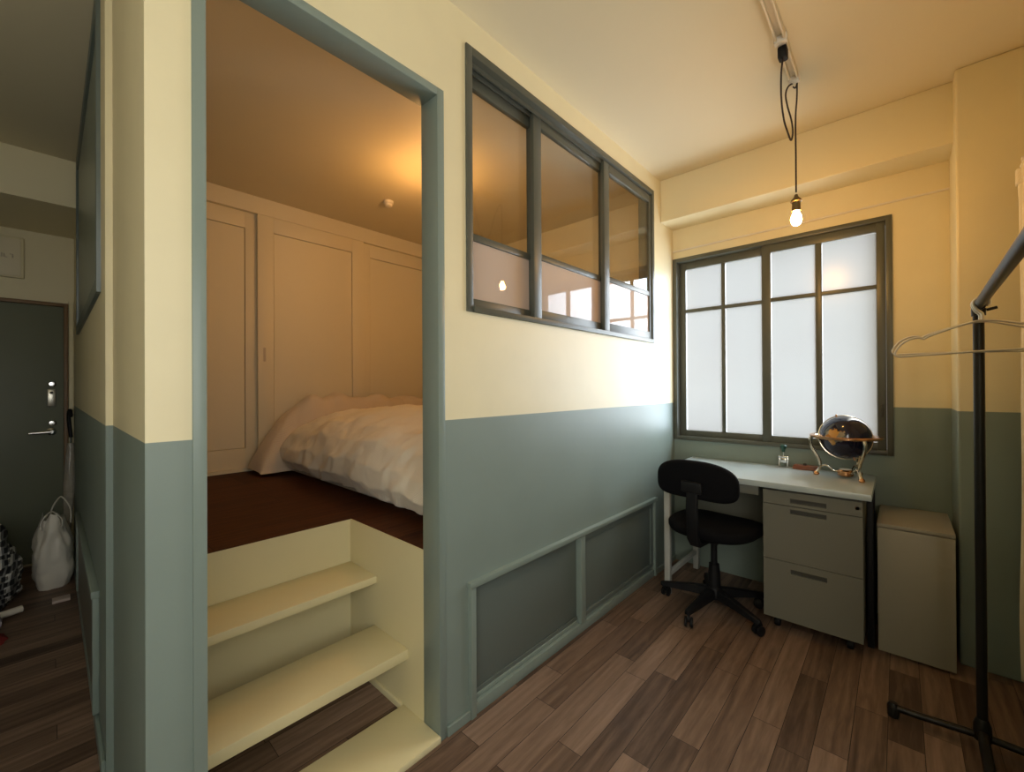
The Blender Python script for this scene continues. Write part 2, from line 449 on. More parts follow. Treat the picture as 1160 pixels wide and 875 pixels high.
# ---------------------------------------------------------------- mesh helpers
class MB:
    def __init__(self):
        self.bm = bmesh.new()

    def box(self, x0, x1, y0, y1, z0, z1, bev=0.0, seg=2, mat=None):
        tmp = bmesh.new()
        bmesh.ops.create_cube(tmp, size=1.0)
        for v in tmp.verts:
            v.co = Vector((x0 + (v.co.x + .5) * (x1 - x0), y0 + (v.co.y + .5) * (y1 - y0), z0 + (v.co.z + .5) * (z1 - z0)))
        if bev > 0:
            bmesh.ops.bevel(tmp, geom=tmp.edges[:], offset=min(bev, .49 * min(x1 - x0, y1 - y0, z1 - z0)), segments=seg, affect='EDGES', profile=0.5)
        self.merge(tmp, mat)
        return self

    def merge(self, tmp, mat=None):
        if mat is not None:
            bmesh.ops.transform(tmp, matrix=mat, verts=tmp.verts)
        vm = {v: self.bm.verts.new(v.co) for v in tmp.verts}
        for f in tmp.faces:
            try:
                self.bm.faces.new([vm[v] for v in f.verts])
            except ValueError:
                pass
        tmp.free()

    def tube(self, pts, r, seg=10, closed=False, caps=True):
        pts = [Vector(p) for p in pts]
        n = len(pts)
        rs = r if isinstance(r, (list, tuple)) else [r] * n
        rings = []
        ref = None
        for i, p in enumerate(pts):
            if closed:
                t = (pts[(i + 1) % n] - pts[i - 1]).normalized()
            else:
                t = (pts[min(i + 1, n - 1)] - pts[max(i - 1, 0)]).normalized()
            if ref is None:
                ref = Vector((0, 0, 1)) if abs(t.z) < .9 else Vector((1, 0, 0))
            a = (ref - t * ref.dot(t)).normalized()
            b = t.cross(a)
            ref = a
            rings.append([self.bm.verts.new(p + (a * math.cos(2 * PI * k / seg) + b * math.sin(2 * PI * k / seg)) * rs[i]) for k in range(seg)])
        m = n if closed else n - 1
        for i in range(m):
            A, B = rings[i], rings[(i + 1) % n]
            for k in range(seg):
                self.bm.faces.new((A[k], A[(k + 1) % seg], B[(k + 1) % seg], B[k]))
        if caps and not closed:
            self.bm.faces.new(rings[0][::-1]); self.bm.faces.new(rings[-1])
        return self

    def lathe(self, prof, c=(0, 0, 0), seg=24, mat=None):
        tmp = bmesh.new()
        rings = []
        for r, z in prof:
            if r < 1e-6:
                rings.append([tmp.verts.new((0, 0, z))])
            else:
                rings.append([tmp.verts.new((r * math.cos(2 * PI * k / seg), r * math.sin(2 * PI * k / seg), z)) for k in range(seg)])
        for A, B in zip(rings, rings[1:]):
            for k in range(seg):
                k2 = (k + 1) % seg
                if len(A) == 1 and len(B) == 1: continue
                if len(A) == 1: tmp.faces.new((A[0], B[k2], B[k]))
                elif len(B) == 1: tmp.faces.new((A[k], A[k2], B[0]))
                else: tmp.faces.new((A[k], A[k2], B[k2], B[k]))
        if len(rings[0]) > 1: tmp.faces.new(rings[0][::-1])
        if len(rings[-1]) > 1: tmp.faces.new(rings[-1])
        mt = Matrix.Translation(Vector(c))
        self.merge(tmp, mt @ mat if mat else mt)
        return self

    def prism(self, outline, axis_vec, bev=0.0, seg=2):
        """outline: list of 3D points of a flat face; extruded along axis_vec"""
        tmp = bmesh.new()
        a = [tmp.verts.new(p) for p in outline]
        b = [tmp.verts.new(Vector(p) + Vector(axis_vec)) for p in outline]
        n = len(a)
        tmp.faces.new(a[::-1]); tmp.faces.new(b)
        for i in range(n):
            tmp.faces.new((a[i], a[(i + 1) % n], b[(i + 1) % n], b[i]))
        if bev > 0:
            es = [e for f in list(tmp.faces)[:2] for e in f.edges]
            bmesh.ops.bevel(tmp, geom=list(set(es)), offset=bev, segments=seg, affect='EDGES', profile=0.5)
        self.merge(tmp)
        return self

    def grid(self, fn, nu, nv, close_u=False):
        vs = [[self.bm.verts.new(fn(i / (nu if close_u else nu - 1), j / (nv - 1))) for j in range(nv)] for i in range(nu)]
        for i in range(nu if close_u else nu - 1):
            for j in range(nv - 1):
                i2 = (i + 1) % nu
                self.bm.faces.new((vs[i][j], vs[i2][j], vs[i2][j + 1], vs[i][j + 1]))
        return self

    def build(self, name, mat, parent=None, loc=None, smooth=35):
        bm = self.bm
        bmesh.ops.recalc_face_normals(bm, faces=bm.faces[:])
        if parent is not None:
            off = Vector((0, 0, 0)); p = parent
            while p is not None:
                off += p.location; p = p.parent
            lo = Vector((0, 0, 0))
        else:
            if loc is None:
                xs = [v.co.x for v in bm.verts]; ys = [v.co.y for v in bm.verts]; zs = [v.co.z for v in bm.verts]
                loc = ((min(xs) + max(xs)) / 2, (min(ys) + max(ys)) / 2, min(zs))
            lo = off = Vector(loc)
        for v in bm.verts:
            v.co -= off
        me = bpy.data.meshes.new(name)
        bm.to_mesh(me); bm.free()
        me.materials.append(mat)
        if smooth:
            for p in me.polygons: p.use_smooth = True
            me.set_sharp_from_angle(angle=math.radians(smooth))
        o = bpy.data.objects.new(name, me)
        col.objects.link(o)
        o.location = lo
        if parent is not None: o.parent = parent
        return o


def tag(o, label=None, cat=None, group=None, kind=None):
    if label: o['label'] = label
    if cat: o['category'] = cat
    if group: o['group'] = group
    if kind: o['kind'] = kind
    return o


def thing(name, label, cat, loc=(0, 0, 0), group=None, kind=None):
    o = bpy.data.objects.new(name, None)
    o.empty_display_size = 0.05
    o.location = loc
    col.objects.link(o)
    return tag(o, label, cat, group, kind)


def struct(name, mb, mat, label, cat, parent=None, smooth=0):
    o = mb.build(name, mat, parent, loc=(0, 0, 0) if parent is None else None, smooth=smooth)
    if parent is None: tag(o, label, cat, None, 'structure')
    return o


# ---------------------------------------------------------------- room shell
XB, XW = -2.4, 2.985          # back wall, window wall
YR, YL, YLB = -0.46, 1.176, 1.263   # right wall, partition front and back
YC, YE = 3.403, 4.452         # closet front, entrance wall
ZC = 2.605
HX = 0.118                    # hall side of the loft wall
T = 0.12

struct('floor', MB().box(XB - T, XW + T, YR - T, YE + T, -0.1, 0.0), M['floor'], 'dark brown wooden plank floor running through the room and the entrance hall', 'floor')
struct('ceiling', MB().box(XB - T, XW + T, YR - T, YE + T, ZC, ZC + 0.12), M['ceiling'], 'cream painted ceiling over the room, loft and hall', 'ceiling')

# partition between the room and the loft
DX0, DX1, DZ = 0.216, 0.933, 2.262          # doorway casing, outer
WX0, WX1, WZ0, WZ1 = 1.037, 2.660, 1.503, 2.497   # interior window, outer
PX0, PX1, PZ1 = 1.040, 2.652, 0.503         # low hatch, outer
w = MB()
w.box(0.135, DX0, YL, YLB, 0, ZC)
w.box(DX0, DX1, YL, YLB, DZ, ZC)
w.box(DX1, WX0, YL, YLB, 0, ZC)
w.box(WX0, WX1, YL, YLB, WZ1, ZC)
w.box(WX0, PX0, YL, YLB, 0, WZ0)
w.box(PX0, PX1, YL, YLB, PZ1, WZ0)
w.box(PX1, WX1, YL, YLB, 0, WZ0)
w.box(PX0, PX1, YL + 0.035, YLB, 0, PZ1)
w.box(WX1, XW, YL, YLB, 0, ZC)
struct('wall_left', w, M['wall'], 'cream over grey-blue partition wall with the tall doorway to the sleeping loft', 'wall')

HWY0, HWY1, HWZ0, HWZ1 = 2.02, 3.675, 1.555, ZC - 0.005
w = MB()
w.box(0.135, 0.2, YLB, 1.85, 0, ZC)
w.box(HX, 0.2, 1.85, HWY0, 0, ZC)
w.box(HX, 0.2, HWY0, HWY1, 0, HWZ0)
w.box(HX, 0.2, HWY1, YE, 0, ZC)
struct('wall_hall', w, M['wall'], 'narrow cream over dark grey-blue side wall leading to the entrance door', 'wall')

# window wall
FY0, FY1, FZ0, FZ1 = 0.020, 1.174, 0.850, 2.118
w = MB()
w.box(XW, XW + T, YR - T, FY0, 0, ZC)
w.box(XW, XW + T, FY1, YLB, 0, ZC)
w.box(XW, XW + T, FY0, FY1, 0, FZ0)
w.box(XW, XW + T, FY0, FY1, FZ1, ZC)
struct('wall_front', w, M['wall'], 'cream over grey-blue wall with the frosted window behind the desk', 'wall')
struct('wall_loft', MB().box(XW, XW + T, YLB, YE + T, 0, ZC), M['cream'], 'cream end wall of the sleeping loft behind the interior window', 'wall')

w = MB(); w.box(2.775, XW, -0.2, YL, 2.325, ZC, 0.004)
struct('ceiling_beam', w, M['cream'], 'boxed cream beam running along the ceiling above the frosted window', 'beam')
w = MB(); w.box(2.68, XW, YR, -0.19, 0, ZC, 0.008)
struct('wall_corner', w, M['wall'], 'two tone pillar standing out of the corner to the right of the white cabinet', 'pillar')

# right wall with the second window, next to the camera
RX0, RX1, RZ0, RZ1 = -2.2, 0.75, 0.80, 2.1
w = MB()
w.box(XB - T, RX0, YR - T, YR, 0, ZC); w.box(RX1, XW + T, YR - T, YR, 0, ZC)
w.box(RX0, RX1, YR - T, YR, 0, RZ0); w.box(RX0, RX1, YR - T, YR, RZ1, ZC)
struct('wall_right', w, M['wall'], 'cream over grey-blue wall behind the pipe clothes rack', 'wall')
struct('wall_back', MB().box(XB - T, XB, YR - T, YE + T, 0, ZC), M['wall'], 'cream over grey-blue wall behind the camera and beside the hall', 'wall')
struct('wall_entrance', MB().box(XB - T, XW + T, YE, YE + T, 0, ZC), M['cream'], 'cream entrance wall around the dark green front door', 'wall')
w = MB(); w.box(-1.0, HX, 3.688, YE, 2.325, ZC)
struct('trim_1', w, M['cream'], 'lowered boxed soffit across the hall ceiling above the front door', 'soffit')

w = MB(); w.box(-1.12, -1.0, YL, YE, 0, ZC); w.box(XB, -1.12, YL, YL + 0.1, 0, ZC)
struct('wall_passage', w, M['wall'], 'two tone wall on the far side of the entrance hall', 'wall')

# baseboards
w = MB(); w.box(DX1 + 0.002, PX0, YL - 0.012, YL, 0, 0.035, 0.003)
w.box(PX1, XW, YL - 0.012, YL, 0, 0.035, 0.003)
struct('baseboard_left', w, M['blue'], 'low grey-blue baseboard under the partition wall beside the doorway', 'baseboard')
w = MB(); w.box(HX - 0.012, HX, 1.85, YE, 0, 0.05, 0.003)
struct('baseboard_hall', w, M['blue'], 'grey-blue baseboard along the hall side wall', 'baseboard')

# loft platform and stair well
LX, SY = 0.904, 1.81
LZ = 0.638
w = MB()
w.box(0.2, XW, SY, YC + 0.6, LZ - 0.03, LZ); w.box(LX + 0.004, XW, YLB, SY, LZ - 0.03, LZ)
struct('floor_loft', w, M['loft_wood'], 'raised dark red-brown wooden platform under the bed', 'floor')
# doorway casing
cas = thing('door_2', 'tall grey-blue casing around the doorway to the sleeping loft', 'door frame', (DX0, YL, 0), kind='structure')
MB().box(DX0, DX0 + 0.027, YL - 0.006, YLB + 0.002, 0, DZ, 0.002).build('jamb', M['blue'], cas)
MB().box(DX1 - 0.029, DX1, YL - 0.006, YLB + 0.002, 0, DZ, 0.002).build('jamb', M['blue'], cas)
MB().box(DX0 + 0.027, DX1 - 0.029, YL - 0.006, YLB + 0.002, DZ - 0.027, DZ, 0.002).build('header', M['blue'], cas)

st = thing('loft_stairs', 'cream stair box with two open wooden treads climbing to the loft bed', 'stairs', (0.55, 1.5, 0))
MB().box(0.2, LX, SY, SY + 0.02, 0, LZ - 0.03, 0).build('back_panel', M['step'], st)
MB().box(0.2, LX, SY - 0.001, SY, LZ - 0.031, LZ - 0.002).build('edge_strip', M['step'], st)
MB().box(LX, LX + 0.004, YLB, SY + 0.02, 0, LZ - 0.001).build('side_panel', M['step'], st)
MB().box(0.2, LX, 1.358, 1.602, 0.206, 0.244, 0.003).build('tread', M['step'], st)
MB().box(0.2, LX, 1.584, SY, 0.420, 0.450, 0.003).build('tread', M['step'], st)
MB().box(LX - 0.012, LX, 1.394, SY, 0, 0.024, 0.002).build('skirting', M['step'], st)
s = MB().box(DX0 + 0.027, LX, YL - 0.012, 1.392, 0, 0.022, 0.003).build('threshold_board', M['step'], smooth=35)
tag(s, 'flat cream threshold board on the floor inside the loft doorway', 'threshold')

# ---------------------------------------------------------------- built-in closet of the loft
cl = thing('built_in_closet', 'wall of cream sliding closet doors at the back of the sleeping loft', 'closet', (1.6, YC, LZ))
MB().box(0.2, XW, YC - 0.004, YC + 0.06, 2.485, ZC).build('header', M['closet'], cl)
MB().box(0.2, XW, YC + 0.5, YC + 0.52, LZ, ZC).build('back_panel', M['closet'], cl)
MB().box(0.2, XW, YC + 0.0, YC + 0.06, LZ, LZ + 0.02).build('bottom_rail', M['closet'], cl)


def closet_door(x0, x1, y, pull):
    z0, z1 = LZ + 0.02, 2.487
    fx, ft, fb = 0.105, 0.115, 0.14
    d = MB()
    d.box(x0, x0 + fx, y, y + 0.022, z0, z1, 0.001); d.box(x1 - fx, x1, y, y + 0.022, z0, z1, 0.001)
    d.box(x0 + fx, x1 - fx, y, y + 0.022, z1 - ft, z1, 0.001); d.box(x0 + fx, x1 - fx, y, y + 0.022, z0, z0 + fb, 0.001)
    d = d.build('door', M['closet'], cl)
    MB().box(x0 + fx + 0.0035, x1 - fx - 0.0035, y + 0.006, y + 0.016, z0 + fb + 0.0035, z1 - ft - 0.0035).build('panel', M['closet'], d)
    if pull is not None:
        MB().box(pull - 0.008, pull + 0.008, y - 0.0015, y + 0.004, 1.42, 1.52, 0.001).build('recessed_pull', M['mattress'], d)


closet_door(0.21, 1.045, YC + 0.032, None)
closet_door(1.012, 1.832, YC + 0.002, 1.055)
closet_door(1.80, 2.62, YC + 0.032, None)
MB().box(2.6, XW, YC + 0.002, YC + 0.024, LZ + 0.02, 2.487).build('fixed_panel', M['closet'], cl)

# ---------------------------------------------------------------- interior window
iw = thing('window_1', 'wide grey-green interior sliding window between the room and the loft', 'window', (1.85, YL, WZ0), kind='structure')
f = MB()
fw_ = 0.030
yF, yB = YL - 0.008, YLB + 0.002
f.box(WX0, WX0 + fw_, yF, yB, WZ0, WZ1, 0.002); f.box(WX1 - fw_, WX1, yF, yB, WZ0, WZ1, 0.002)
f.box(WX0 + fw_, WX1 - fw_, yF, yB, WZ1 - 0.032, WZ1, 0.002); f.box(WX0 + fw_, WX1 - fw_, yF - 0.008, yB, WZ0, WZ0 + 0.022, 0.002)
# runners of the three tracks
for yy in (YL + 0.018, YL + 0.046):
    f.box(WX0 + fw_, WX1 - fw_, yy, yy + 0.006, WZ1 - 0.050, WZ1 - 0.032)
f.build('window_frame', M['frame'], iw)


def sash(x0, x1, y, stl=0.042, str_=0.042, z1=WZ1 - 0.04):
    z0 = WZ0 + 0.022
    mid = 1.818
    s = MB()
    s.box(x0, x0 + stl, y, y + 0.022, z0, z1, 0.002); s.box(x1 - str_, x1, y, y + 0.022, z0, z1, 0.002)
    s.box(x0 + stl, x1 - str_, y, y + 0.022, z1 - 0.048, z1, 0.002); s.box(x0 + stl, x1 - str_, y, y + 0.022, z0, z0 + 0.048, 0.002)
    s.box(x0 + stl, x1 - str_, y + 0.001, y + 0.021, mid - 0.014, mid + 0.014, 0.002)
    s = s.build('sash', M['frame'], iw)
    tag(MB().box(x0 + stl, x1 - str_, y + 0.009, y + 0.013, mid + 0.014, z1 - 0.048).build('upper_pane', M['clear'], s, smooth=0), 'clear glass pane')
    tag(MB().box(x0 + stl, x1 - str_, y + 0.009, y + 0.013, z0 + 0.048, mid - 0.014).build('lower_pane', M['film'], s, smooth=0), 'pinkish white obscured lower pane')


sash(WX0 + 0.012, 1.532, YL + 0.062, 0.030, 0.05)
sash(1.468, 2.105, YL + 0.028, 0.055, 0.05)
sash(2.038, WX1 - 0.022, YL + 0.001, 0.055, 0.036)

# ---------------------------------------------------------------- low hatch in the partition
ht = thing('low_hatch', 'long low pair of grey-blue sliding hatch panels in the partition wall at floor level', 'hatch', (1.85, YL, 0))
h = MB()
y0, y1 = YL - 0.016, YL + 0.034
h.box(PX0, PX0 + 0.026, y0, y1, 0.0, PZ1 - 0.02, 0.002); h.box(PX1 - 0.026, PX1, y0, y1, 0, PZ1 - 0.02, 0.002)
h.box(PX0 - 0.006, PX1 + 0.006, y0 - 0.006, y1, PZ1 - 0.022, PZ1, 0.003)
h.box(PX0 + 0.026, PX1 - 0.026, y0 + 0.008, y1, 0, 0.045, 0.002)
h.box(PX0 + 0.026, PX1 - 0.026, y0 + 0.022, y1, 0.045, 0.062, 0.002)
h.box(1.772, 1.812, y0 + 0.003, y1, 0.045, PZ1 - 0.022, 0.002)
h.build('frame', M['blue'], ht)
d = MB().box(PX0 + 0.026, 1.80, YL + 0.018, YL + 0.030, 0.05, PZ1 - 0.022, 0.001)
d.box(PX0 + 0.026, 1.772, YL + 0.012, YL + 0.018, 0.062, 0.078, 0.001)
d.build('sliding_panel', M['inset'], ht)
d = MB().box(1.80, PX1 - 0.026, YL + 0.008, YL + 0.018, 0.05, PZ1 - 0.022, 0.001)
d.box(1.812, PX1 - 0.026, YL - 0.001, YL + 0.008, PZ1 - 0.060, PZ1 - 0.030, 0.001)
d.box(1.812, PX1 - 0.026, YL - 0.001, YL + 0.008, 0.062, 0.085, 0.001)
d.box(PX1 - 0.062, PX1 - 0.026, YL - 0.001, YL + 0.008, 0.085, PZ1 - 0.060, 0.001)
d.build('sliding_panel', M['inset'], ht)

# ---------------------------------------------------------------- frosted window
fz = thing('window_2', 'frosted two-leaf sliding window with grey-green glazing bars behind the desk', 'window', (XW, 0.6, FZ0), kind='structure')
f = MB()
x0, x1 = XW - 0.012, XW + T
f.box(x0, x1, FY0, FY0 + 0.026, FZ0, FZ1, 0.002); f.box(x0, x1, FY1 - 0.026, FY1, FZ0, FZ1, 0.002)
f.box(x0, x1, FY0 + 0.026, FY1 - 0.026, FZ1 - 0.026, FZ1, 0.002)
f.box(x0, x1, FY0 + 0.026, FY1 - 0.026, FZ0, FZ0 + 0.024, 0.002)
f.build('window_frame', M['frame'], fz)


def leaf(ya, yb, x, gl, gr, m0, m1):
    """ya<yb extents; gl..gr = glass extents, m0..m1 = mullion"""
    z0, z1 = FZ0 + 0.024, FZ1 - 0.026
    za, zb, ba, bb = 0.914, 2.043, 1.738, 1.762
    s = MB()
    t = 0.026
    s.box(x, x + t, ya, gl, z0, z1, 0.002); s.box(x, x + t, gr, yb, z0, z1, 0.002)
    s.box(x, x + t, gl, gr, zb, z1, 0.002); s.box(x, x + t, gl, gr, z0, za, 0.002)
    s.box(x + 0.002, x + t - 0.002, m0, m1, za, zb, 0.002)
    s.box(x + 0.003, x + t - 0.003, gl, gr, ba, bb, 0.002)
    s = s.build('sash', M['frame'], fz)
    MB().box(x + 0.011, x + 0.015, gl - 0.003, gr + 0.003, za - 0.003, zb + 0.003).build('frosted_pane', M['frosted'], s, smooth=0)


leaf(0.048, 0.626, XW + 0.006, 0.084, 0.576, 0.321, 0.352)
leaf(0.585, 1.146, XW + 0.040, 0.630, 1.104, 0.846, 0.870)
MB().box(XW - 0.004, XW + 0.007, 0.060, 0.072, 1.05, 1.12, 0.002).build('latch', M['recess'], fz)
portal('window_light', (XW + T + 0.01, (FY0 + FY1) / 2, (FZ0 + FZ1) / 2), (-1, 0, 0), FY1 - FY0, FZ1 - FZ0)

# window beside the camera
rw = thing('window_3', 'frosted window in the right-hand wall beside the clothes rack', 'window', (-0.7, YR, RZ0), kind='structure')
f = MB()
f.box(RX0, RX0 + 0.03, YR - T, YR + 0.01, RZ0, RZ1, 0.002); f.box(RX1 - 0.03, RX1, YR - T, YR + 0.01, RZ0, RZ1, 0.002)
f.box(RX0 + 0.03, RX1 - 0.03, YR - T, YR + 0.01, RZ1 - 0.03, RZ1, 0.002); f.box(RX0 + 0.03, RX1 - 0.03, YR - T, YR + 0.01, RZ0, RZ0 + 0.03, 0.002)
f.build('window_frame', M['frame'], rw)
for a, b, yy in ((RX0 + 0.03, -0.70, YR - 0.04), (-0.74, RX1 - 0.03, YR - 0.08)):
    s = MB()
    s.box(a, a + 0.04, yy, yy + 0.026, RZ0 + 0.03, RZ1 - 0.03, 0.002); s.box(b - 0.04, b, yy, yy + 0.026, RZ0 + 0.03, RZ1 - 0.03, 0.002)
    s.box(a + 0.04, b - 0.04, yy, yy + 0.026, RZ1 - 0.08, RZ1 - 0.03, 0.002); s.box(a + 0.04, b - 0.04, yy, yy + 0.026, RZ0 + 0.03, RZ0 + 0.08, 0.002)
    s = s.build('sash', M['frame'], rw)
    MB().box(a + 0.04, b - 0.04, yy + 0.011, yy + 0.015, RZ0 + 0.08, RZ1 - 0.08).build('frosted_pane', M['frosted_dense'], s, smooth=0)
portal('side_window_light', ((RX0 + RX1) / 2, YR - T - 0.01, (RZ0 + RZ1) / 2), (0, 1, 0), RX1 - RX0, RZ1 - RZ0)

# thin cable trunking above the window
c = MB().tube([(XW - 0.006, YL - 0.002, 2.172), (XW - 0.006, 0.5, 2.178), (XW - 0.006, -0.19, 2.186)], 0.006, 8).build('cable_trunking', M['white'])
tag(c, 'thin cream cable run on the wall just above the frosted window', 'cable')

# ---------------------------------------------------------------- hall: front door and window
dr = thing('door_1', 'dark green steel front door at the end of the entrance hall', 'door', (-0.34, YE, 0), kind='structure')
MB().box(-0.80, 0.066, YE - 0.022, YE, 0.02, 1.815, 0.003).build('door_leaf', M['door_paint'], dr)
f = MB()
f.box(0.066, 0.088, YE - 0.045, YE, 0, 1.84, 0.003); f.box(-0.83, -0.80, YE - 0.045, YE, 0, 1.84, 0.003); f.box(-0.80, 0.066, YE - 0.045, YE, 1.815, 1.84, 0.003)
f.build('door_frame', M['door_frame'], dr)
lv = MB(); R90 = Matrix.Rotation(PI / 2, 4, 'X')
lv.lathe([(0, 0), (0.026, 0), (0.026, 0.010), (0.012, 0.016), (0.011, 0.045), (0, 0.045)], (0.005, YE - 0.022, 0.925), 20, R90)
lv.tube([(0.005, YE - 0.062, 0.925), (-0.03, YE - 0.064, 0.924), (-0.10, YE - 0.062, 0.921)], [0.011, 0.010, 0.009], 12)
lv.build('lever_handle', M['chrome'], dr)
for z in (1.262, 0.985):
    MB().lathe([(0, 0), (0.021, 0), (0.021, 0.008), (0.014, 0.016), (0, 0.017)], (0.008, YE - 0.022, z), 20, R90).build('lock_cylinder', M['chrome'], dr)
lk = MB().box(-0.014, 0.026, YE - 0.040, YE - 0.022, 1.105, 1.225, 0.004).build('latch_plate', M['steel'], dr)
MB().lathe([(0, 0), (0.009, 0), (0.009, 0.014), (0, 0.015)], (0.006, YE - 0.040, 1.20), 14, R90).build('latch_knob', M['recess'], lk)
t = MB()
t.box(0.090, HX - 0.001, YE - 0.03, YE, 0, 1.86, 0.004)
for z in (0.4, 0.85, 1.30, 1.50):
    t.box(0.087, HX - 0.001, YE - 0.034, YE, z, z + 0.012, 0.002)
tag(t.build('trim_2', M['cream'], loc=(0, 0, 0)), 'slim cream strip between the front door and the hall side wall', 'trim', kind='structure')

hw = thing('window_4', 'grey-blue high window seen edge-on in the hall side wall', 'window', (HX, 2.85, HWZ0), kind='structure')
f = MB()
f.box(HX - 0.012, 0.2, HWY0, HWY0 + 0.04, HWZ0, HWZ1, 0.002); f.box(HX - 0.012, 0.2, HWY1 - 0.04, HWY1, HWZ0, HWZ1, 0.002)
f.box(HX - 0.012, 0.2, HWY0 + 0.04, HWY1 - 0.04, HWZ0, HWZ0 + 0.05, 0.002); f.box(HX - 0.012, 0.2, HWY0 + 0.04, HWY1 - 0.04, HWZ1 - 0.06, HWZ1, 0.002)
f.build('window_frame', M['inset'], hw)
MB().box(HX - 0.002, HX + 0.02, HWY0 + 0.04, HWY1 - 0.04, HWZ0 + 0.05, HWZ1 - 0.06).build('reflection_board', M['blue'], hw)  # solid board, its blue standing in for the reflection in the glass
hh = thing('hall_hatch', 'low grey-blue hatch in the hall side wall near the floor', 'hatch', (HX, 2.85, 0))
f = MB()
f.box(HX - 0.018, HX, 2.12, 2.16, 0.06, 0.50, 0.002); f.box(HX - 0.018, HX, 3.50, 3.54, 0.06, 0.50, 0.002); f.box(HX - 0.022, HX, 2.10, 3.56, 0.48, 0.505, 0.002)
f.build('frame', M['blue'], hh)
tag(MB().box(HX - 0.010, HX, 2.16, 3.50, 0.06, 0.48).build('panel', M['desk_steel'], hh), 'paler grey-green hatch panel')

bx = thing('breaker_box', 'flat cream electrical box with embossed letters above the front door', 'electrical box', (-0.3, YE, 1.98))
MB().box(-0.50, -0.120, YE - 0.028, YE, 1.985, 2.262, 0.006).build('body', M['cream'], bx)
MB().box(-0.488, -0.134, YE - 0.033, YE - 0.028, 1.998, 2.248, 0.004).build('lid', M['closet'], bx)
e = MB()
for i in range(5):
    x = -0.17 - i * 0.024
    yy = YE - 0.035
    zz = 2.128
    shape = [[(x, zz - .012), (x, zz + .012), (x - .014, zz + .012)], [(x, zz - .012), (x - .014, zz - .012), (x - .014, zz + .012)],
             [(x, zz + .014), (x, zz - .012), (x - .012, zz - .012), (x - .012, zz + .006)], [(x - .006, zz - .014), (x - .006, zz + .014)],
             [(x, zz - .012), (x - .012, zz - .012), (x - .012, zz + .010), (x, zz + .010)]][i]
    e.tube([(a, yy, b) for a, b in shape], 0.003, 6)
e.build('embossed_lettering', M['mattress'], bx)

# ---------------------------------------------------------------- bed in the loft
def fbm(x, y, z, s, o=4):
    return noise.fractal(Vector((x * s, y * s, z * s)), 1.0, 2.0, o)


bd = thing('mattress', 'oatmeal mattress lying directly on the dark loft platform', 'mattress', (1.75, 2.25, LZ))
MB().box(1.13, 2.42, 1.33, 3.20, LZ, LZ + 0.17, 0.04, 4).build('mattress_body', M['mattress'], bd)
MB().tube([(1.128, 1.37, LZ + 0.15), (1.128, 3.16, LZ + 0.15)], 0.006, 8).build('piping', M['sheet'], bd)


def duvet_pt(u, v):
    # u: from the left hem over the top to the right hem; v: foot (near) to head (far)
    y = 1.30 + 1.87 * v
    prof = [(0.09, 0.030), (0.02, 0.045), (-0.025, 0.11), (-0.02, 0.19), (0.03, 0.28), (0.12, 0.345), (0.25, 0.39), (0.42, 0.415), (0.62, 0.42), (0.85, 0.40), (1.05, 0.36), (1.25, 0.29), (1.40, 0.2)]
    p = u * (len(prof) - 1)
    i = min(int(p), len(prof) - 2); t = p - i
    t2 = t * t * (3 - 2 * t) * 0.35 + t * 0.65
    px = prof[i][0] * (1 - t2) + prof[i + 1][0] * t2
    pz = prof[i][1] * (1 - t2) + prof[i + 1][1] * t2
    x = 1.06 + px
    z = LZ + pz
    # sags towards the foot, tapers to the head
    z = LZ + (z - LZ) * (0.94 + 0.16 * math.sin(PI * min(1, v * 0.9 + .1)))
    x += 0.05 * (v - 0.5) * (1 - u)
    side = max(0.0, 1 - u * 1.9) * min(1.0, 0.35 + u * 5)
    q = y + 0.85 * u + 0.12 * fbm(x, y, 0, 2.2)
    env = 0.45 + 1.1 * abs(fbm(y, u, 2, 2.6))
    fold = (math.sin(q * 19 + 4 * fbm(0, y, u, 1.8)) * 0.55 + math.sin(q * 37 + 5 * fbm(y, u, 4, 2.5)) * 0.38) * env + 0.7 * fbm(y * 1.6, u * 2.2, 9, 3)
    x -= side * 0.024 * fold + 0.012 * fbm(x, y, z, 5)
    z += (1 - max(0.0, 1 - u * 2.2)) * 0.010 * math.sin(y * 14 + x * 9 + 4 * fbm(x, y, 7, 2.5)) + 0.02 * fbm(x, y, z, 3.2) + 0.006 * fbm(x, y, z, 14)
    if u < 0.09:
        z += (0.004 * math.sin(y * 31) + 0.014 * math.sin(y * 9 + 1)) * (1 - u / 0.09)
    # rounded ends
    e = min(v, 1 - v)
    if e < 0.08:
        k = math.sqrt(max(0, 1 - (1 - e / 0.08) ** 2))
        z = LZ + 0.05 + (z - LZ - 0.05) * (0.25 + 0.75 * k)
    return Vector((x, y, max(z, LZ + 0.02)))


d = MB().grid(duvet_pt, 90, 170).build('duvet', M['duvet'], smooth=80)
sol = d.modifiers.new('thickness', 'SOLIDIFY'); sol.thickness = 0.02; sol.offset = -1
tag(d, 'rumpled cream waffle duvet hanging over the near side of the loft bed', 'duvet')


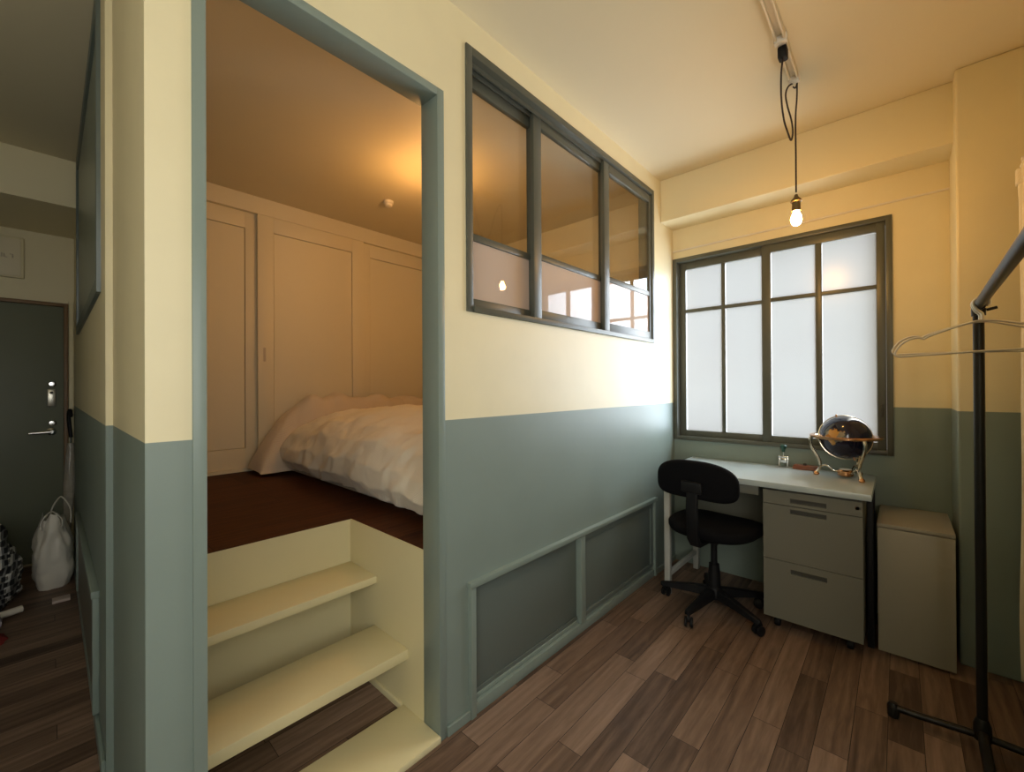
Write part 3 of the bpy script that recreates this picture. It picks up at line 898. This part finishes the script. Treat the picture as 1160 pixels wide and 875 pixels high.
def bedding_pt(u, v):
    # beige bedding bundled along the head of the bed: u across the bed, v from the front to the closet
    x = 0.93 + 1.45 * u
    y = 3.08 + 0.30 * v
    rise = min(1.0, max(0.0, (x - 0.93) / 0.36)) ** 0.62
    top = LZ + 0.03 + 0.50 * rise * (1 - 0.10 * max(0, (x - 1.5) / 0.9))
    k = max(0.0, 1 - abs(2 * v - 1.05) ** 3.0) ** 0.6
    z = LZ + 0.02 + (top - LZ - 0.02) * k
    z += (0.022 * fbm(x, y, 1, 4.5) + 0.014 * math.sin(x * 17 + y * 8 + 3 * fbm(x, y, 3, 3)) + 0.006 * fbm(x, y, 2, 15)) * k * min(1, rise * 1.5)
    y += 0.02 * fbm(x, 0, z, 4) * (1 - abs(2 * v - 1))
    return Vector((x, min(y, 3.375), max(z, LZ + 0.004)))


p = MB().grid(bedding_pt, 110, 60).build('blanket', M['sheet'], smooth=80)
tag(p, 'rumpled beige blanket bundled along the head of the loft bed by the closet', 'blanket')

# ---------------------------------------------------------------- loft ceiling fittings
sd = thing('smoke_detector', 'small round white detector on the loft ceiling', 'detector', (1.694, 2.781, ZC))
MB().lathe([(0, ZC), (0.036, ZC), (0.036, ZC - 0.016), (0.030, ZC - 0.022)], (1.694, 2.781, 0), 28).build('base', M['white'], sd)
MB().lathe([(0.028, ZC - 0.021), (0.026, ZC - 0.036), (0.016, ZC - 0.042), (0, ZC - 0.042)], (1.694, 2.781, 0), 28).build('sensor_cap', M['white'], sd)


def bulb_profile(s=1.0):
    return [(0, -0.078 * s), (0.010 * s, -0.0765 * s), (0.019 * s, -0.071 * s), (0.025 * s, -0.060 * s), (0.0275 * s, -0.047 * s), (0.026 * s, -0.033 * s), (0.020 * s, -0.018 * s), (0.014 * s, -0.006 * s), (0.0135 * s, 0.0)]


lp = thing('loft_pendant', 'bare amber bulb hanging close under the loft ceiling beside the doorway', 'lamp', (1.64, 2.17, ZC))
MB().lathe([(0, ZC), (0.045, ZC), (0.042, ZC - 0.02), (0.012, ZC - 0.028), (0, ZC - 0.028)], (1.64, 2.17, 0), 28).build('ceiling_rose', M['white'], lp)
MB().tube([(1.64, 2.17, ZC - 0.02), (1.64, 2.17, ZC - 0.15)], 0.003, 8).build('cord', M['cord'], lp)
MB().lathe([(0, -0.035), (0.017, -0.035), (0.019, 0.01), (0.010, 0.022), (0, 0.022)], (1.64, 2.17, ZC - 0.17), 20).build('socket', M['socket'], lp)
MB().lathe(bulb_profile(0.9), (1.64, 2.17, ZC - 0.203), 24).build('bulb', M['loft_bulb'], lp)

# ---------------------------------------------------------------- ceiling track and pendant of the room
tk = thing('ceiling_track', 'ivory lighting track fixed along the ceiling above the bulb', 'track', (1.5, 0.334, ZC))
f = MB()
f.box(0.75, 2.225, 0.316, 0.352, ZC - 0.012, ZC, 0.002); f.box(0.75, 2.215, 0.316, 0.324, ZC - 0.03, ZC - 0.012, 0.002); f.box(0.75, 2.215, 0.344, 0.352, ZC - 0.03, ZC - 0.012, 0.002)
f.build('rail', M['track'], tk)
MB().box(2.225, 2.255, 0.314, 0.354, ZC - 0.032, ZC, 0.004).build('end_cap', M['white'], tk)
MB().box(1.93, 1.955, 0.312, 0.356, ZC - 0.036, ZC - 0.005, 0.003).build('joint_clip', M['white'], tk)

PXb, PYb = 2.262, 0.334
pd = thing('pendant_lamp', 'bare warm bulb hanging on a looped dark cord from the ceiling track', 'lamp', (PXb, PYb, 1.9))
MB().box(1.965, 2.005, 0.318, 0.350, ZC - 0.075, ZC - 0.028, 0.006).build('track_plug', M['black'], pd)
cpts = [(1.985, 0.334, 2.53), (1.98, 0.339, 2.479), (2.004, 0.344, 2.393), (2.035, 0.341, 2.317), (2.068, 0.334, 2.278), (2.102, 0.327, 2.253), (2.131, 0.325, 2.299), (2.152, 0.333, 2.364), (2.164, 0.349, 2.438), (2.183, 0.358, 2.502), (2.215, 0.353, 2.551), (2.255, 0.339, 2.581), (2.264, 0.329, 2.589), (2.265, 0.328, 2.566), (2.264, 0.329, 2.51)] + [(PXb, PYb, 2.42), (PXb, PYb, 2.25), (PXb, PYb, 2.09)]


def catmull(pts, n=8):
    P = [Vector(p) for p in pts]
    out = []
    for i in range(len(P) - 1):
        a, b, c, d_ = P[max(i - 1, 0)], P[i], P[i + 1], P[min(i + 2, len(P) - 1)]
        for k in range(n):
            t = k / n
            out.append(0.5 * ((2 * b) + (c - a) * t + (2 * a - 5 * b + 4 * c - d_) * t * t + (3 * b - a - 3 * c + d_) * t ** 3))
    out.append(P[-1])
    return out


MB().tube(catmull(cpts), 0.0034, 8).build('cord', M['cord'], pd)
MB().tube(catmull([(2.245, 0.334, ZC - 0.02), (2.252, 0.326, 2.575), (2.262, 0.334, 2.560), (2.255, 0.342, 2.566)], 6), 0.003, 8).build('cord_hook', M['cord'], pd)
MB().lathe([(0, 0.062), (0.006, 0.062), (0.009, 0.05), (0.020, 0.038), (0.0225, 0.030), (0.016, 0.026), (0.017, 0.0), (0.017, -0.012), (0, -0.012)], (PXb, PYb, 2.018), 24).build('socket', M['socket'], pd)
MB().lathe([(r * 0.78, z * 0.86) for r, z in bulb_profile(1.0)], (PXb, PYb, 2.007), 28).build('bulb', M['bulb'], pd)

# ---------------------------------------------------------------- desk
DX, DY0, DY1, DTZ = 2.425, 0.090, 1.045, 0.740
dk = thing('desk', 'pale grey-green topped office desk under the frosted window', 'desk', (2.7, 0.55, 0))
MB().box(DX, XW - 0.012, DY0, DY1, DTZ - 0.030, DTZ, 0.003).build('desk_top', M['desk_top'], dk)
ap = MB(); ap.box(DX + 0.05, DX + 0.07, 0.54, DY1 - 0.03, DTZ - 0.085, DTZ - 0.030, 0.002)
ap.build('apron', M['desk_steel'], dk)
MB().box(XW - 0.075, XW - 0.06, DY0 + 0.03, DY1 - 0.03, 0.30, DTZ - 0.030, 0.002).build('modesty_panel', M['desk_steel'], dk)
for x, y in ((DX + 0.035, DY1 - 0.035), (XW - 0.055, DY1 - 0.035), (XW - 0.055, DY0 + 0.018), (DX + 0.16, DY0 + 0.012)):
    s = 0.0125 if y < 0.2 else 0.0165
    MB().box(x - s, x + s, y - s, y + s, 0.0, DTZ - 0.030, 0.003).build('leg', M['black' if y < 0.2 else 'leg_steel'], dk)  # right-hand legs blackened to read as the dark gap beside the pedestal
MB().box(DX + 0.05, XW - 0.07, DY1 - 0.045, DY1 - 0.022, 0.10, 0.125, 0.002).build('side_rail', M['leg_steel'], dk)

pe = thing('drawer_pedestal', 'grey three-drawer steel pedestal under the right half of the desk', 'drawers', (2.66, 0.316, 0))
QX, QY0, QY1 = 2.445, 0.122, 0.512
MB().box(QX + 0.020, 2.90, QY0, QY1, 0.062, 0.700, 0.003).build('body', M['desk_steel'], pe)


def drawer(z0, z1, zh, rnd):
    d = MB()
    hy0, hy1, hh_ = 0.252, 0.396, 0.011
    for a in ((QY0, hy0, z0, z1), (hy1, QY1, z0, z1), (hy0, hy1, z0, zh - hh_), (hy0, hy1, zh + hh_, z1)):
        d.box(QX, QX + 0.019, *a)
    bmesh.ops.remove_doubles(d.bm, verts=d.bm.verts, dist=0.0001)
    d = d.build('drawer', M['desk_steel'], pe)
    g = MB().box(QX + 0.010, QX + 0.018, hy0, hy1, zh - hh_, zh + hh_)
    g.box(QX - 0.002, QX + 0.012, hy0, hy1, zh + hh_ - 0.004, zh + hh_)
    tag(g.build('handle', M['recess'], d), 'dark recessed grip')


drawer(0.632, 0.698, 0.657, 0)
drawer(0.356, 0.629, 0.604, 0)
drawer(0.064, 0.353, 0.310, 1)
MB().lathe([(0, 0), (0.008, 0), (0.008, 0.004), (0, 0.004)], (QX + 0.004, QY0 + 0.018, 0.668), 14, Matrix.Rotation(-PI / 2, 4, 'Y')).build('lock', M['steel'], pe)
for x in (QX + 0.06, 2.84):
    for y in (QY0 + 0.05, QY1 - 0.05):
        MB().lathe([(0, -0.012), (0.022, -0.012), (0.025, -0.006), (0.025, 0.006), (0.022, 0.012), (0, 0.012)], (x, y, 0.025), 18, R90).box(x - 0.012, x + 0.012, y - 0.016, y + 0.016, 0.040, 0.064, 0.003).build('caster', M['black'], pe)

# white cabinet at the right of the desk
cb = thing('side_cabinet', 'plain greyish cream cabinet standing between the desk and the pillar', 'cabinet', (2.75, -0.043, 0))
CX, CY0, CY1, CZ = 2.555, -0.172, 0.076, 0.592
MB().box(CX + 0.018, 2.955, CY0, CY1, 0.022, CZ - 0.018, 0.002).build('body', M['cabinet'], cb)
MB().box(CX, 2.960, CY0 - 0.001, CY1 + 0.001, CZ - 0.018, CZ, 0.003).build('top', M['cabinet'], cb)
MB().box(CX, CX + 0.017, CY0, CY1, 0.012, CZ - 0.020, 0.002).build('door', M['cabinet'], cb)
MB().box(CX + 0.04, 2.93, CY0 + 0.02, CY1 - 0.02, 0.0, 0.024).build('plinth', M['black'], cb)

# ---------------------------------------------------------------- office chair (built about its own origin, then placed)
ch = thing('office_chair', 'black armless swivel chair with low backrest pulled up to the desk', 'chair', (0, 0, 0))


def superellipse(a, b, n, k):
    out = []
    for i in range(k):
        t = 2 * PI * i / k
        out.append((a * math.copysign(abs(math.cos(t)) ** (2 / n), math.cos(t)), b * math.copysign(abs(math.sin(t)) ** (2 / n), math.sin(t))))
    return out


# local frame: +X = towards the desk, backrest at -X
def pad_back(s):
    m = MB()
    prof = [(-0.022, 0.80), (-0.018, 0.95), (-0.006, 1.0), (0.008, 1.0), (0.022, 0.94), (0.030, 0.75), (0.034, 0.4)]
    rings = []
    k = 56
    for dx, sc in prof:
        rg = []
        for (yy, zz) in superellipse(0.212 * sc, 0.097 * (sc if sc > .9 else sc), 3.2, k):
            bend = 0.28 * yy * yy * 1.6
            rg.append(m.bm.verts.new((-0.225 + dx + bend * 1.0, yy, 0.742 + zz - 0.02 * (abs(yy) / 0.21) ** 2 - 0.02 * (zz < 0) * (1 - (abs(yy) / 0.21) ** 2) * 0)))
        rings.append(rg)
    for A, B in zip(rings, rings[1:]):
        for i in range(k):
            m.bm.faces.new((A[i], A[(i + 1) % k], B[(i + 1) % k], B[i]))
    m.bm.faces.new(rings[0]); m.bm.faces.new(rings[-1][::-1])
    return m


tag(pad_back(1).build('backrest', M['black_fabric'], ch, smooth=60), 'low rounded black backrest')
m = MB()
k = 56
rings = []
for dz, sc in ((-0.030, 0.90), (-0.026, 0.97), (-0.012, 1.0), (0.008, 1.0), (0.022, 0.96), (0.030, 0.86), (0.033, 0.5)):
    rings.append([m.bm.verts.new((0.02 + xx, yy, 0.452 + dz + 0.012 * (yy / .22) ** 2 - 0.01 * max(0, xx / .2) ** 2)) for xx, yy in superellipse(0.215 * sc, 0.222 * sc, 3.0, k)])
for A, B in zip(rings, rings[1:]):
    for i in range(k):
        m.bm.faces.new((A[i], A[(i + 1) % k], B[(i + 1) % k], B[i]))
m.bm.faces.new(rings[0][::-1]); m.bm.faces.new(rings[-1])
m.build('seat', M['black_fabric'], ch, smooth=60)
MB().prism([(-0.252, -0.028, 0.70), (-0.258, -0.028, 0.58), (-0.250, -0.028, 0.44), (-0.215, -0.028, 0.395), (-0.02, -0.028, 0.392), (-0.02, -0.028, 0.405), (-0.205, -0.028, 0.410), (-0.232, -0.028, 0.45), (-0.240, -0.028, 0.58), (-0.234, -0.028, 0.70)], (0, 0.056, 0), 0.004).build('back_bracket', M['black'], ch)
MB().box(-0.262, -0.236, -0.055, 0.055, 0.675, 0.735, 0.01).build('bracket_plate', M['black'], ch)
MB().box(-0.10, 0.10, -0.06, 0.06, 0.385, 0.422, 0.01).build('tilt_mechanism', M['black'], ch)
MB().tube([(0.02, 0.06, 0.40), (0.02, 0.13, 0.395), (0.02, 0.19, 0.398)], [0.006, 0.006, 0.009], 10).build('height_lever', M['black'], ch)
MB().lathe([(0.034, 0.085), (0.030, 0.20), (0.026, 0.24), (0.026, 0.25), (0.016, 0.25), (0.016, 0.39)], (0, 0, 0), 22).build('gas_column', M['black'], ch)
MB().lathe([(0, 0.070), (0.044, 0.070), (0.048, 0.085), (0.042, 0.118), (0.034, 0.128), (0, 0.128)], (0, 0, 0), 26).build('hub', M['black'], ch)
for i in range(5):
    a = math.radians(177 + 72 * i)
    c, s = math.cos(a), math.sin(a)
    lg = MB()
    prof = [(0.03, 0.026, 0.075, 0.122), (0.12, 0.023, 0.072, 0.112), (0.22, 0.019, 0.066, 0.094), (0.275, 0.015, 0.062, 0.084), (0.285, 0.008, 0.064, 0.080)]
    rings = []
    for d_, hw_, za, zb in prof:
        rings.append([lg.bm.verts.new((d_ * c - t * s, d_ * s + t * c, z)) for t, z in ((-hw_, za), (hw_, za), (hw_ * .8, zb - .004), (hw_ * .5, zb), (-hw_ * .5, zb), (-hw_ * .8, zb - .004))])
    for A, B in zip(rings, rings[1:]):
        for q in range(6):
            lg.bm.faces.new((A[q], A[(q + 1) % 6], B[(q + 1) % 6], B[q]))
    lg.bm.faces.new(rings[0][::-1]); lg.bm.faces.new(rings[-1])
    lg = lg.build('leg', M['black'], ch)
    cx_, cy_ = 0.262 * c, 0.262 * s
    b2 = a + 0.5 + i
    rotw = Matrix.Rotation(b2, 4, 'Z') @ R90
    cs = MB().tube([(cx_, cy_, 0.072), (cx_, cy_, 0.045)], 0.007, 10)
    off = Vector((math.cos(b2), math.sin(b2), 0)) * 0.012
    cs.lathe([(0, -0.006), (0.020, -0.006), (0.020, 0.006), (0, 0.006)], (cx_ + off.x, cy_ + off.y, 0.045), 16, rotw)
    cs = cs.build('caster', M['black'], ch)
    side = Vector((-math.sin(b2), math.cos(b2), 0))
    for sg in (-1, 1):
        q = Vector((cx_, cy_, 0.0255)) + off + side * 0.014 * sg
        MB().lathe([(0, -0.007), (0.020, -0.007), (0.025, -0.004), (0.025, 0.004), (0.020, 0.007), (0, 0.007)], q, 20, rotw).build('wheel', M['black'], cs)
ch.location = (2.455, 0.752, 0)
ch.rotation_euler = (0, 0, math.radians(-7))

# ---------------------------------------------------------------- globe on its stand
GX, GY, GZ, GR = 2.81, 0.208, 0.950, 0.110
gb = thing('desk_globe', 'dark blue gemstone globe in a copper ring stand on the desk', 'globe', (GX, GY, DTZ))
g = MB()
tmp = bmesh.new(); bmesh.ops.create_uvsphere(tmp, u_segments=48, v_segments=28, radius=GR); g.merge(tmp)
for v in g.bm.verts: v.co += Vector((GX, GY, GZ))
sp = g.build('globe_ball', M['globe'], gb, smooth=80)
# give the ball its own origin at its centre so that its pattern turns with it
for v in sp.data.vertices: v.co -= Vector((0, 0, GZ - DTZ))
sp.location = (0, 0, GZ - DTZ)
mer = []
ax = Vector((0.15, 0.35, 1.0)).normalized(); sd_ = Vector((-0.3, 1, 0)); sd_ = (sd_ - ax * sd_.dot(ax)).normalized()
for i in range(48):
    t = 2 * PI * i / 48
    mer.append(Vector((GX, GY, GZ)) + (ax * math.cos(t) + sd_ * math.sin(t)) * (GR + 0.0045))
MB().tube(mer, 0.0028, 8, closed=True).build('meridian_ring', M['silver'], gb)
for sg in (-1, 1):
    c0 = Vector((GX, GY, GZ)) + ax * sg * (GR - 0.002)
    MB().tube([c0, c0 + ax * sg * 0.016], [0.004, 0.005], 10).build('axis_pin', M['brass'], gb)
MB().lathe([(0.128, GZ - 0.002), (0.150, GZ - 0.004), (0.154, GZ), (0.154, GZ + 0.007), (0.150, GZ + 0.010), (0.128, GZ + 0.008), (0.126, GZ + 0.003), (0.128, GZ - 0.002)], (GX, GY, 0), 64).build('horizon_ring', M['brass'], gb)
for a in (95, 215, 335):
    c, s = math.cos(math.radians(a)), math.sin(math.radians(a))
    pts = [(r * c + GX, r * s + GY, z) for r, z in ((0.143, GZ), (0.150, GZ - 0.03), (0.140, GZ - 0.07), (0.118, GZ - 0.11), (0.106, GZ - 0.15), (0.112, GZ - 0.18), (0.124, DTZ + 0.012))]
    l_ = MB().tube(catmull(pts, 5), [0.0095 - 0.002 * math.sin(PI * i / 30) for i in range(31)], 10).build('leg', M['silver'], gb)
    MB().lathe([(0, 0), (0.010, 0), (0.014, 0.006), (0.012, 0.014), (0.007, 0.020), (0, 0.021)], (0.124 * c + GX, 0.124 * s + GY, DTZ), 16).build('foot', M['brass'], l_)
    MB().tube(catmull([(0.108 * c + GX, 0.108 * s + GY, GZ - 0.165), (0.08 * c + GX, 0.08 * s + GY, DTZ + 0.055), (0.05 * c + GX, 0.05 * s + GY, DTZ + 0.03), (0.025 * c + GX, 0.025 * s + GY, DTZ + 0.03)], 5), 0.004, 8).build('stretcher', M['silver'], gb)
cp = MB().lathe([(0, 0.008), (0.030, 0.008), (0.034, 0.012), (0.034, 0.034), (0.029, 0.040), (0, 0.041)], (GX, GY, DTZ), 28).build('compass', M['brass'], gb)
MB().lathe([(0, 0.0415), (0.026, 0.0415), (0.026, 0.043), (0, 0.043)], (GX, GY, DTZ), 24).build('compass_dial', M['white'], cp)

# numbering stamp
sx, sy = 2.93, 0.505
sm = thing('numbering_stamp', 'small chrome hand stamp with a dark green knob on the desk', 'stamp', (sx, sy, DTZ))
b = MB()
for q in (-0.021, 0.021):
    b.box(sx - 0.011, sx + 0.011, sy + q - 0.004, sy + q + 0.004, DTZ, DTZ + 0.062, 0.002)
b.box(sx - 0.012, sx + 0.012, sy - 0.026, sy + 0.026, DTZ + 0.056, DTZ + 0.068, 0.003)
b.box(sx - 0.010, sx + 0.010, sy - 0.015, sy + 0.015, DTZ + 0.026, DTZ + 0.056, 0.003)
b.build('body', M['chrome'], sm)
MB().tube([(sx, sy, DTZ + 0.066), (sx, sy, DTZ + 0.092)], 0.004, 10).build('plunger', M['chrome'], sm)
tag(MB().lathe([(0, 0.090), (0.008, 0.090), (0.010, 0.105), (0.017, 0.118), (0.018, 0.126), (0.012, 0.132), (0, 0.133)], (sx, sy, DTZ), 24).build('knob', M['green'], sm), 'dark green knob')

ib = thing('wooden_pad_box', 'flat reddish wooden box on the desk behind the globe stand', 'box', (2.925, 0.40, DTZ))
MB().box(2.895, 2.955, 0.335, 0.455, DTZ, DTZ + 0.016, 0.003).build('base', M['wood_red'], ib)
MB().box(2.897, 2.953, 0.337, 0.453, DTZ + 0.016, DTZ + 0.024, 0.003).build('lid', M['wood_red'], ib)
MB().lathe([(0, 0.024), (0.008, 0.024), (0.009, 0.032), (0.005, 0.036), (0, 0.036)], (2.925, 0.40, DTZ), 14).build('knob', M['recess'], ib)

# ---------------------------------------------------------------- clothes rack and hangers
RY, RXp, RZb = -0.200, 2.110, 1.487
rk = thing('clothes_rack', 'black iron pipe clothes rack at the right edge of the room', 'clothes rack', (RXp, RY, 0))
arc = [(RXp, RY, 0.05), (RXp, RY, RZb - 0.06)]
for i in range(1, 9):
    t = PI / 2 * i / 8
    arc.append((RXp - 0.05 * (1 - math.cos(t)), RY, RZb - 0.05 + 0.05 * math.sin(t)))
MB().tube([arc[0], (RXp, RY, 0.7), (RXp, RY, RZb - 0.03)], 0.0138, 16).build('post', M['black_iron'], rk)
MB().tube([(RXp + 0.012, RY, RZb), (1.2, RY + 0.022, RZb + 0.006), (0.62, RY + 0.035, RZb + 0.008)], 0.0138, 16).build('top_bar', M['black_iron'], rk)
MB().lathe([(0, -0.034), (0.0175, -0.034), (0.0175, -0.010), (0, -0.010)], (RXp, RY, RZb), 18).tube([(RXp - 0.03, RY, RZb), (RXp + 0.016, RY, RZb)], 0.0168, 16).tube([(RXp, RY - 0.018, RZb - 0.016), (RXp, RY - 0.042, RZb - 0.010)], 0.005, 8).build('elbow_joint', M['black_iron'], rk)
MB().tube([(0.62, RY + 0.035, 0.05), (0.62, RY + 0.035, RZb + 0.008)], 0.0138, 16).build('post', M['black_iron'], rk)
MB().tube([(RXp, RY, 0.055), (0.62, RY + 0.035, 0.055)], 0.014, 14).build('base_bar', M['black_iron'], rk)
for x in (RXp, 0.62):
    ft = MB().tube([(x - 0.015, RY + 0.222, 0.036), (x - 0.012, RY + 0.16, 0.036), (x, RY, 0.042), (x, RY - 0.20, 0.036), (x, RY - 0.225, 0.036)], 0.012, 12).build('foot_bar', M['black_iron'], rk)
    for yy in (RY + 0.222, RY - 0.225):
        MB().lathe([(0, 0), (0.016, 0), (0.018, 0.008), (0.018, 0.04), (0.012, 0.05), (0, 0.051)], (x - 0.012, yy, 0), 16).build('foot_cap', M['black_iron'], ft)
    MB().lathe([(0.022, 0.03), (0.024, 0.04), (0.022, 0.08), (0.015, 0.10)], (x, RY, 0), 18).build('base_joint', M['black_iron'], rk)


def hanger(x, tilt):
    w = 0.212
    hook = []
    rr = 0.0180
    for i in range(15):
        t = math.radians(-30 + 235 * i / 14)        # from the wall side, over the top, to the room side
        hook.append((0, -rr * math.cos(t), rr * math.sin(t)))
    hook += [(0, 0.011, -0.022), (0, 0.000, -0.036), (0, 0.0, -0.055)]
    body = [(0, 0.0, -0.058), (0, 0.03, -0.062), (0, 0.10, -0.085), (0, 0.128, -0.097), (0, 0.138, -0.103), (0, 0.150, -0.097), (0, 0.172, -0.100), (0, 0.195, -0.115), (0, 0.210, -0.138), (0, 0.212, -0.150), (0, 0.204, -0.158), (0, 0.18, -0.159), (0, 0.0, -0.157)]
    mir = [(0, -p[1], p[2]) for p in body[::-1]]
    loop = catmull(body + mir[1:], 5)
    R_ = Matrix.Rotation(tilt, 3, 'X') @ Matrix.Rotation(0.5 * tilt, 3, 'Z')
    base = Vector((x, RY, RZb))
    lab = 'wire hanger hooked on the rack nearest to its end post' if x > 2.06 else 'wire hanger hooked on the rack just in front of the one by its end post'
    h_ = thing('wire_hanger', lab, 'hanger', (x, RY, RZb), 'wire hangers on the rack')
    MB().tube([base + R_ @ Vector(p) for p in catmull(hook, 3)], 0.0044, 8).build('hook', M['wire'], h_)
    MB().tube([base + R_ @ p for p in loop], 0.0035, 8, closed=False).build('hanger_body', M['wire'], h_)
    MB().tube([base + R_ @ Vector((0, 0, -0.038)), base + R_ @ Vector((0, 0, -0.060))], 0.0036, 8).build('twisted_neck', M['wire'], h_)


hanger(2.068, 0.02)
hanger(2.036, -0.03)

# ---------------------------------------------------------------- curtain at the right edge
def curtain_pt(u, v):
    z = 0.075 + (2.03 - 0.075) * v
    x = 2.15 + 0.40 * u + 0.012 * (v > 0.96) * (1 if u > .9 else 0)
    amp = 0.022 * (0.7 + 0.3 * (1 - v))
    y = -0.365 + amp * math.sin(u * 2 * PI * 6.5 + 0.4 * math.sin(v * 3)) + 0.006 * noise.noise(Vector((u * 6, v * 4, 0)))
    return Vector((x, y, z))


cu = thing('curtain', 'cream floor-length curtain hanging at the right edge behind the rack', 'curtain', (2.32, -0.365, 0.075))
c = MB().grid(curtain_pt, 120, 40).build('curtain_cloth', M['curtain'], cu, smooth=80)
so = c.modifiers.new('thickness', 'SOLIDIFY'); so.thickness = 0.003
def head_pt(u, v):
    p = curtain_pt(u, 1.0)
    return Vector((p.x * 1.0 + (0.015 if u > .95 else 0), -0.365 + (p.y + 0.365) * 1.25, 2.0 + 0.06 * v))
hd = MB().grid(head_pt, 120, 6).build('heading', M['curtain'], cu, smooth=80)
so = hd.modifiers.new('thickness', 'SOLIDIFY'); so.thickness = 0.006
rl = thing('curtain_rail', 'slim rail carrying the cream curtain', 'rail', (2.2, -0.365, 2.07))
MB().tube([(1.95, -0.365, 2.075), (2.57, -0.365, 2.075)], 0.010, 12).build('rod', M['white'], rl)
for x in (2.0, 2.53):
    MB().box(x - 0.008, x + 0.008, YR, -0.36, 2.085, 2.10, 0.002).box(x - 0.008, x + 0.008, -0.375, -0.355, 2.08, 2.1, 0.002).build('bracket', M['white'], rl)

# ---------------------------------------------------------------- things on the hall floor
def sack(cx, cy, sx_, sy_, h_, seed, pinch, wob):
    def fn(u, v):
        a = 2 * PI * u
        prof = 1.0 - pinch * max(0, (v - 0.45) / 0.55) ** 1.6
        prof *= min(1.0, 0.80 + 1.2 * v) if v < 0.2 else 1.0
        ce = math.copysign(abs(math.cos(a)) ** 0.75, math.cos(a)); se = math.copysign(abs(math.sin(a)) ** 0.75, math.sin(a))
        x, y, z = ce * sx_ * prof, se * sy_ * prof, h_ * v
        n_ = wob * fbm(ce * 1.0 + seed, se * 1.0, v * 2.2, 1.6, 5)
        x *= 1 + n_; y *= 1 + n_
        z += 0.12 * h_ * v * fbm(ce * .8 + seed, se * .8, 3.0, 1.4)
        return Vector((cx + x, cy + y, max(0.001, z)))
    m = MB().grid(fn, 56, 34, close_u=True)
    bot = [v for v in m.bm.verts if v.index >= 0]
    m.bm.verts.ensure_lookup_table()
    m.bm.faces.new([m.bm.verts[i * 34] for i in range(56)])
    m.bm.faces.new([m.bm.verts[i * 34 + 33] for i in range(56)])
    return m


bg = thing('plastic_bag', 'full white plastic carrier bag standing by the front door', 'bag', (0.005, 3.90, 0))
sack(0.012, 3.90, 0.088, 0.095, 0.43, 2.0, 0.5, 0.16).build('bag_body', M['bag'], bg, smooth=60)
for px_, py_, hh_ in ((0.005, 3.86, 0.10), (0.045, 3.95, 0.17)):
    def loop_pt(u, v, px_=px_, py_=py_, hh_=hh_):
        t = PI * u
        wd = 0.075 * (1 - 0.75 * math.sin(t))
        return Vector((px_ + 0.045 * math.cos(t) * (1 + .15 * math.sin(3 * t)), py_ + wd * (v - .5) + 0.01 * math.sin(5 * t), 0.37 + hh_ * math.sin(t)))
    hd_ = MB().grid(loop_pt, 24, 6).build('handle', M['bag'], bg, smooth=80)
    so = hd_.modifiers.new('thickness', 'SOLIDIFY'); so.thickness = 0.006
bg2 = thing('patterned_bag', 'bulky black bag with white repeating motifs on the hall floor', 'bag', (-0.345, 3.76, 0))
sack(-0.345, 3.76, 0.22, 0.20, 0.43, 7.0, 0.35, 0.2).build('bag_body', M['motif'], bg2, smooth=60)
MB().tube(catmull([(-0.25, 3.74, 0.36), (-0.21, 3.70, 0.42), (-0.22, 3.72, 0.46), (-0.29, 3.76, 0.46), (-0.36, 3.78, 0.40)], 5), 0.012, 8).build('strap', M['black'], bg2)
ub = thing('clear_umbrella', 'furled clear umbrella with a black handle leaning beside the front door', 'umbrella', (0.075, 4.33, 0))
MB().tube([(0.070, 4.33, 0.0), (0.092, 4.36, 0.55), (0.098, 4.38, 0.84)], [0.006, 0.034, 0.018], 12).build('canopy', M['vinyl'], ub)
MB().tube([(0.098, 4.38, 0.82), (0.100, 4.385, 0.90)], 0.006, 8).build('shaft', M['chrome'], ub)
MB().tube(catmull([(0.100, 4.385, 0.88), (0.090, 4.385, 1.0), (0.090, 4.385, 1.05), (0.095, 4.35, 1.075), (0.098, 4.31, 1.05), (0.098, 4.31, 1.03)], 5), 0.011, 10).build('handle', M['black'], ub)
pp = MB().box(0.006, 0.078, 3.555, 3.625, 0, 0.014, 0.002)
tag(pp.build('card_packet', M['paper']), 'small pale flat packet lying on the hall floor in front of the plastic bag', 'packet')
tb = MB().tube([(-0.30, 3.46, 0.03), (-0.105, 3.53, 0.03)], 0.018, 14).build('cardboard_tube', M['white'])
tag(tb, 'pale tube lying on the hall floor in front of the patterned bag', 'tube')
rl2 = MB().lathe([(0.016, -0.02), (0.038, -0.02), (0.038, 0.02), (0.016, 0.02), (0.016, -0.02)], (-0.205, 3.38, 0.038), 24, R90).build('tape_roll', M['lilac'])
tag(rl2, 'lilac-grey roll on the hall floor at the left edge', 'tape roll')


def rag(u, v):
    a = 2 * PI * u
    r = (1 - v) * 0.085 * (1 + 0.25 * fbm(math.cos(a), math.sin(a), 0, 1.5))
    return Vector((-0.215 + r * math.cos(a), 3.24 + r * math.sin(a), 0.004 + 0.035 * math.sin(PI / 2 * v) * (1 + .3 * fbm(math.cos(a) * r * 12, math.sin(a) * r * 12, 1, 1.5))))


tag(MB().grid(rag, 40, 10, close_u=True).build('red_cloth', M['red'], smooth=80), 'crumpled red cloth on the hall floor at the left edge', 'cloth')
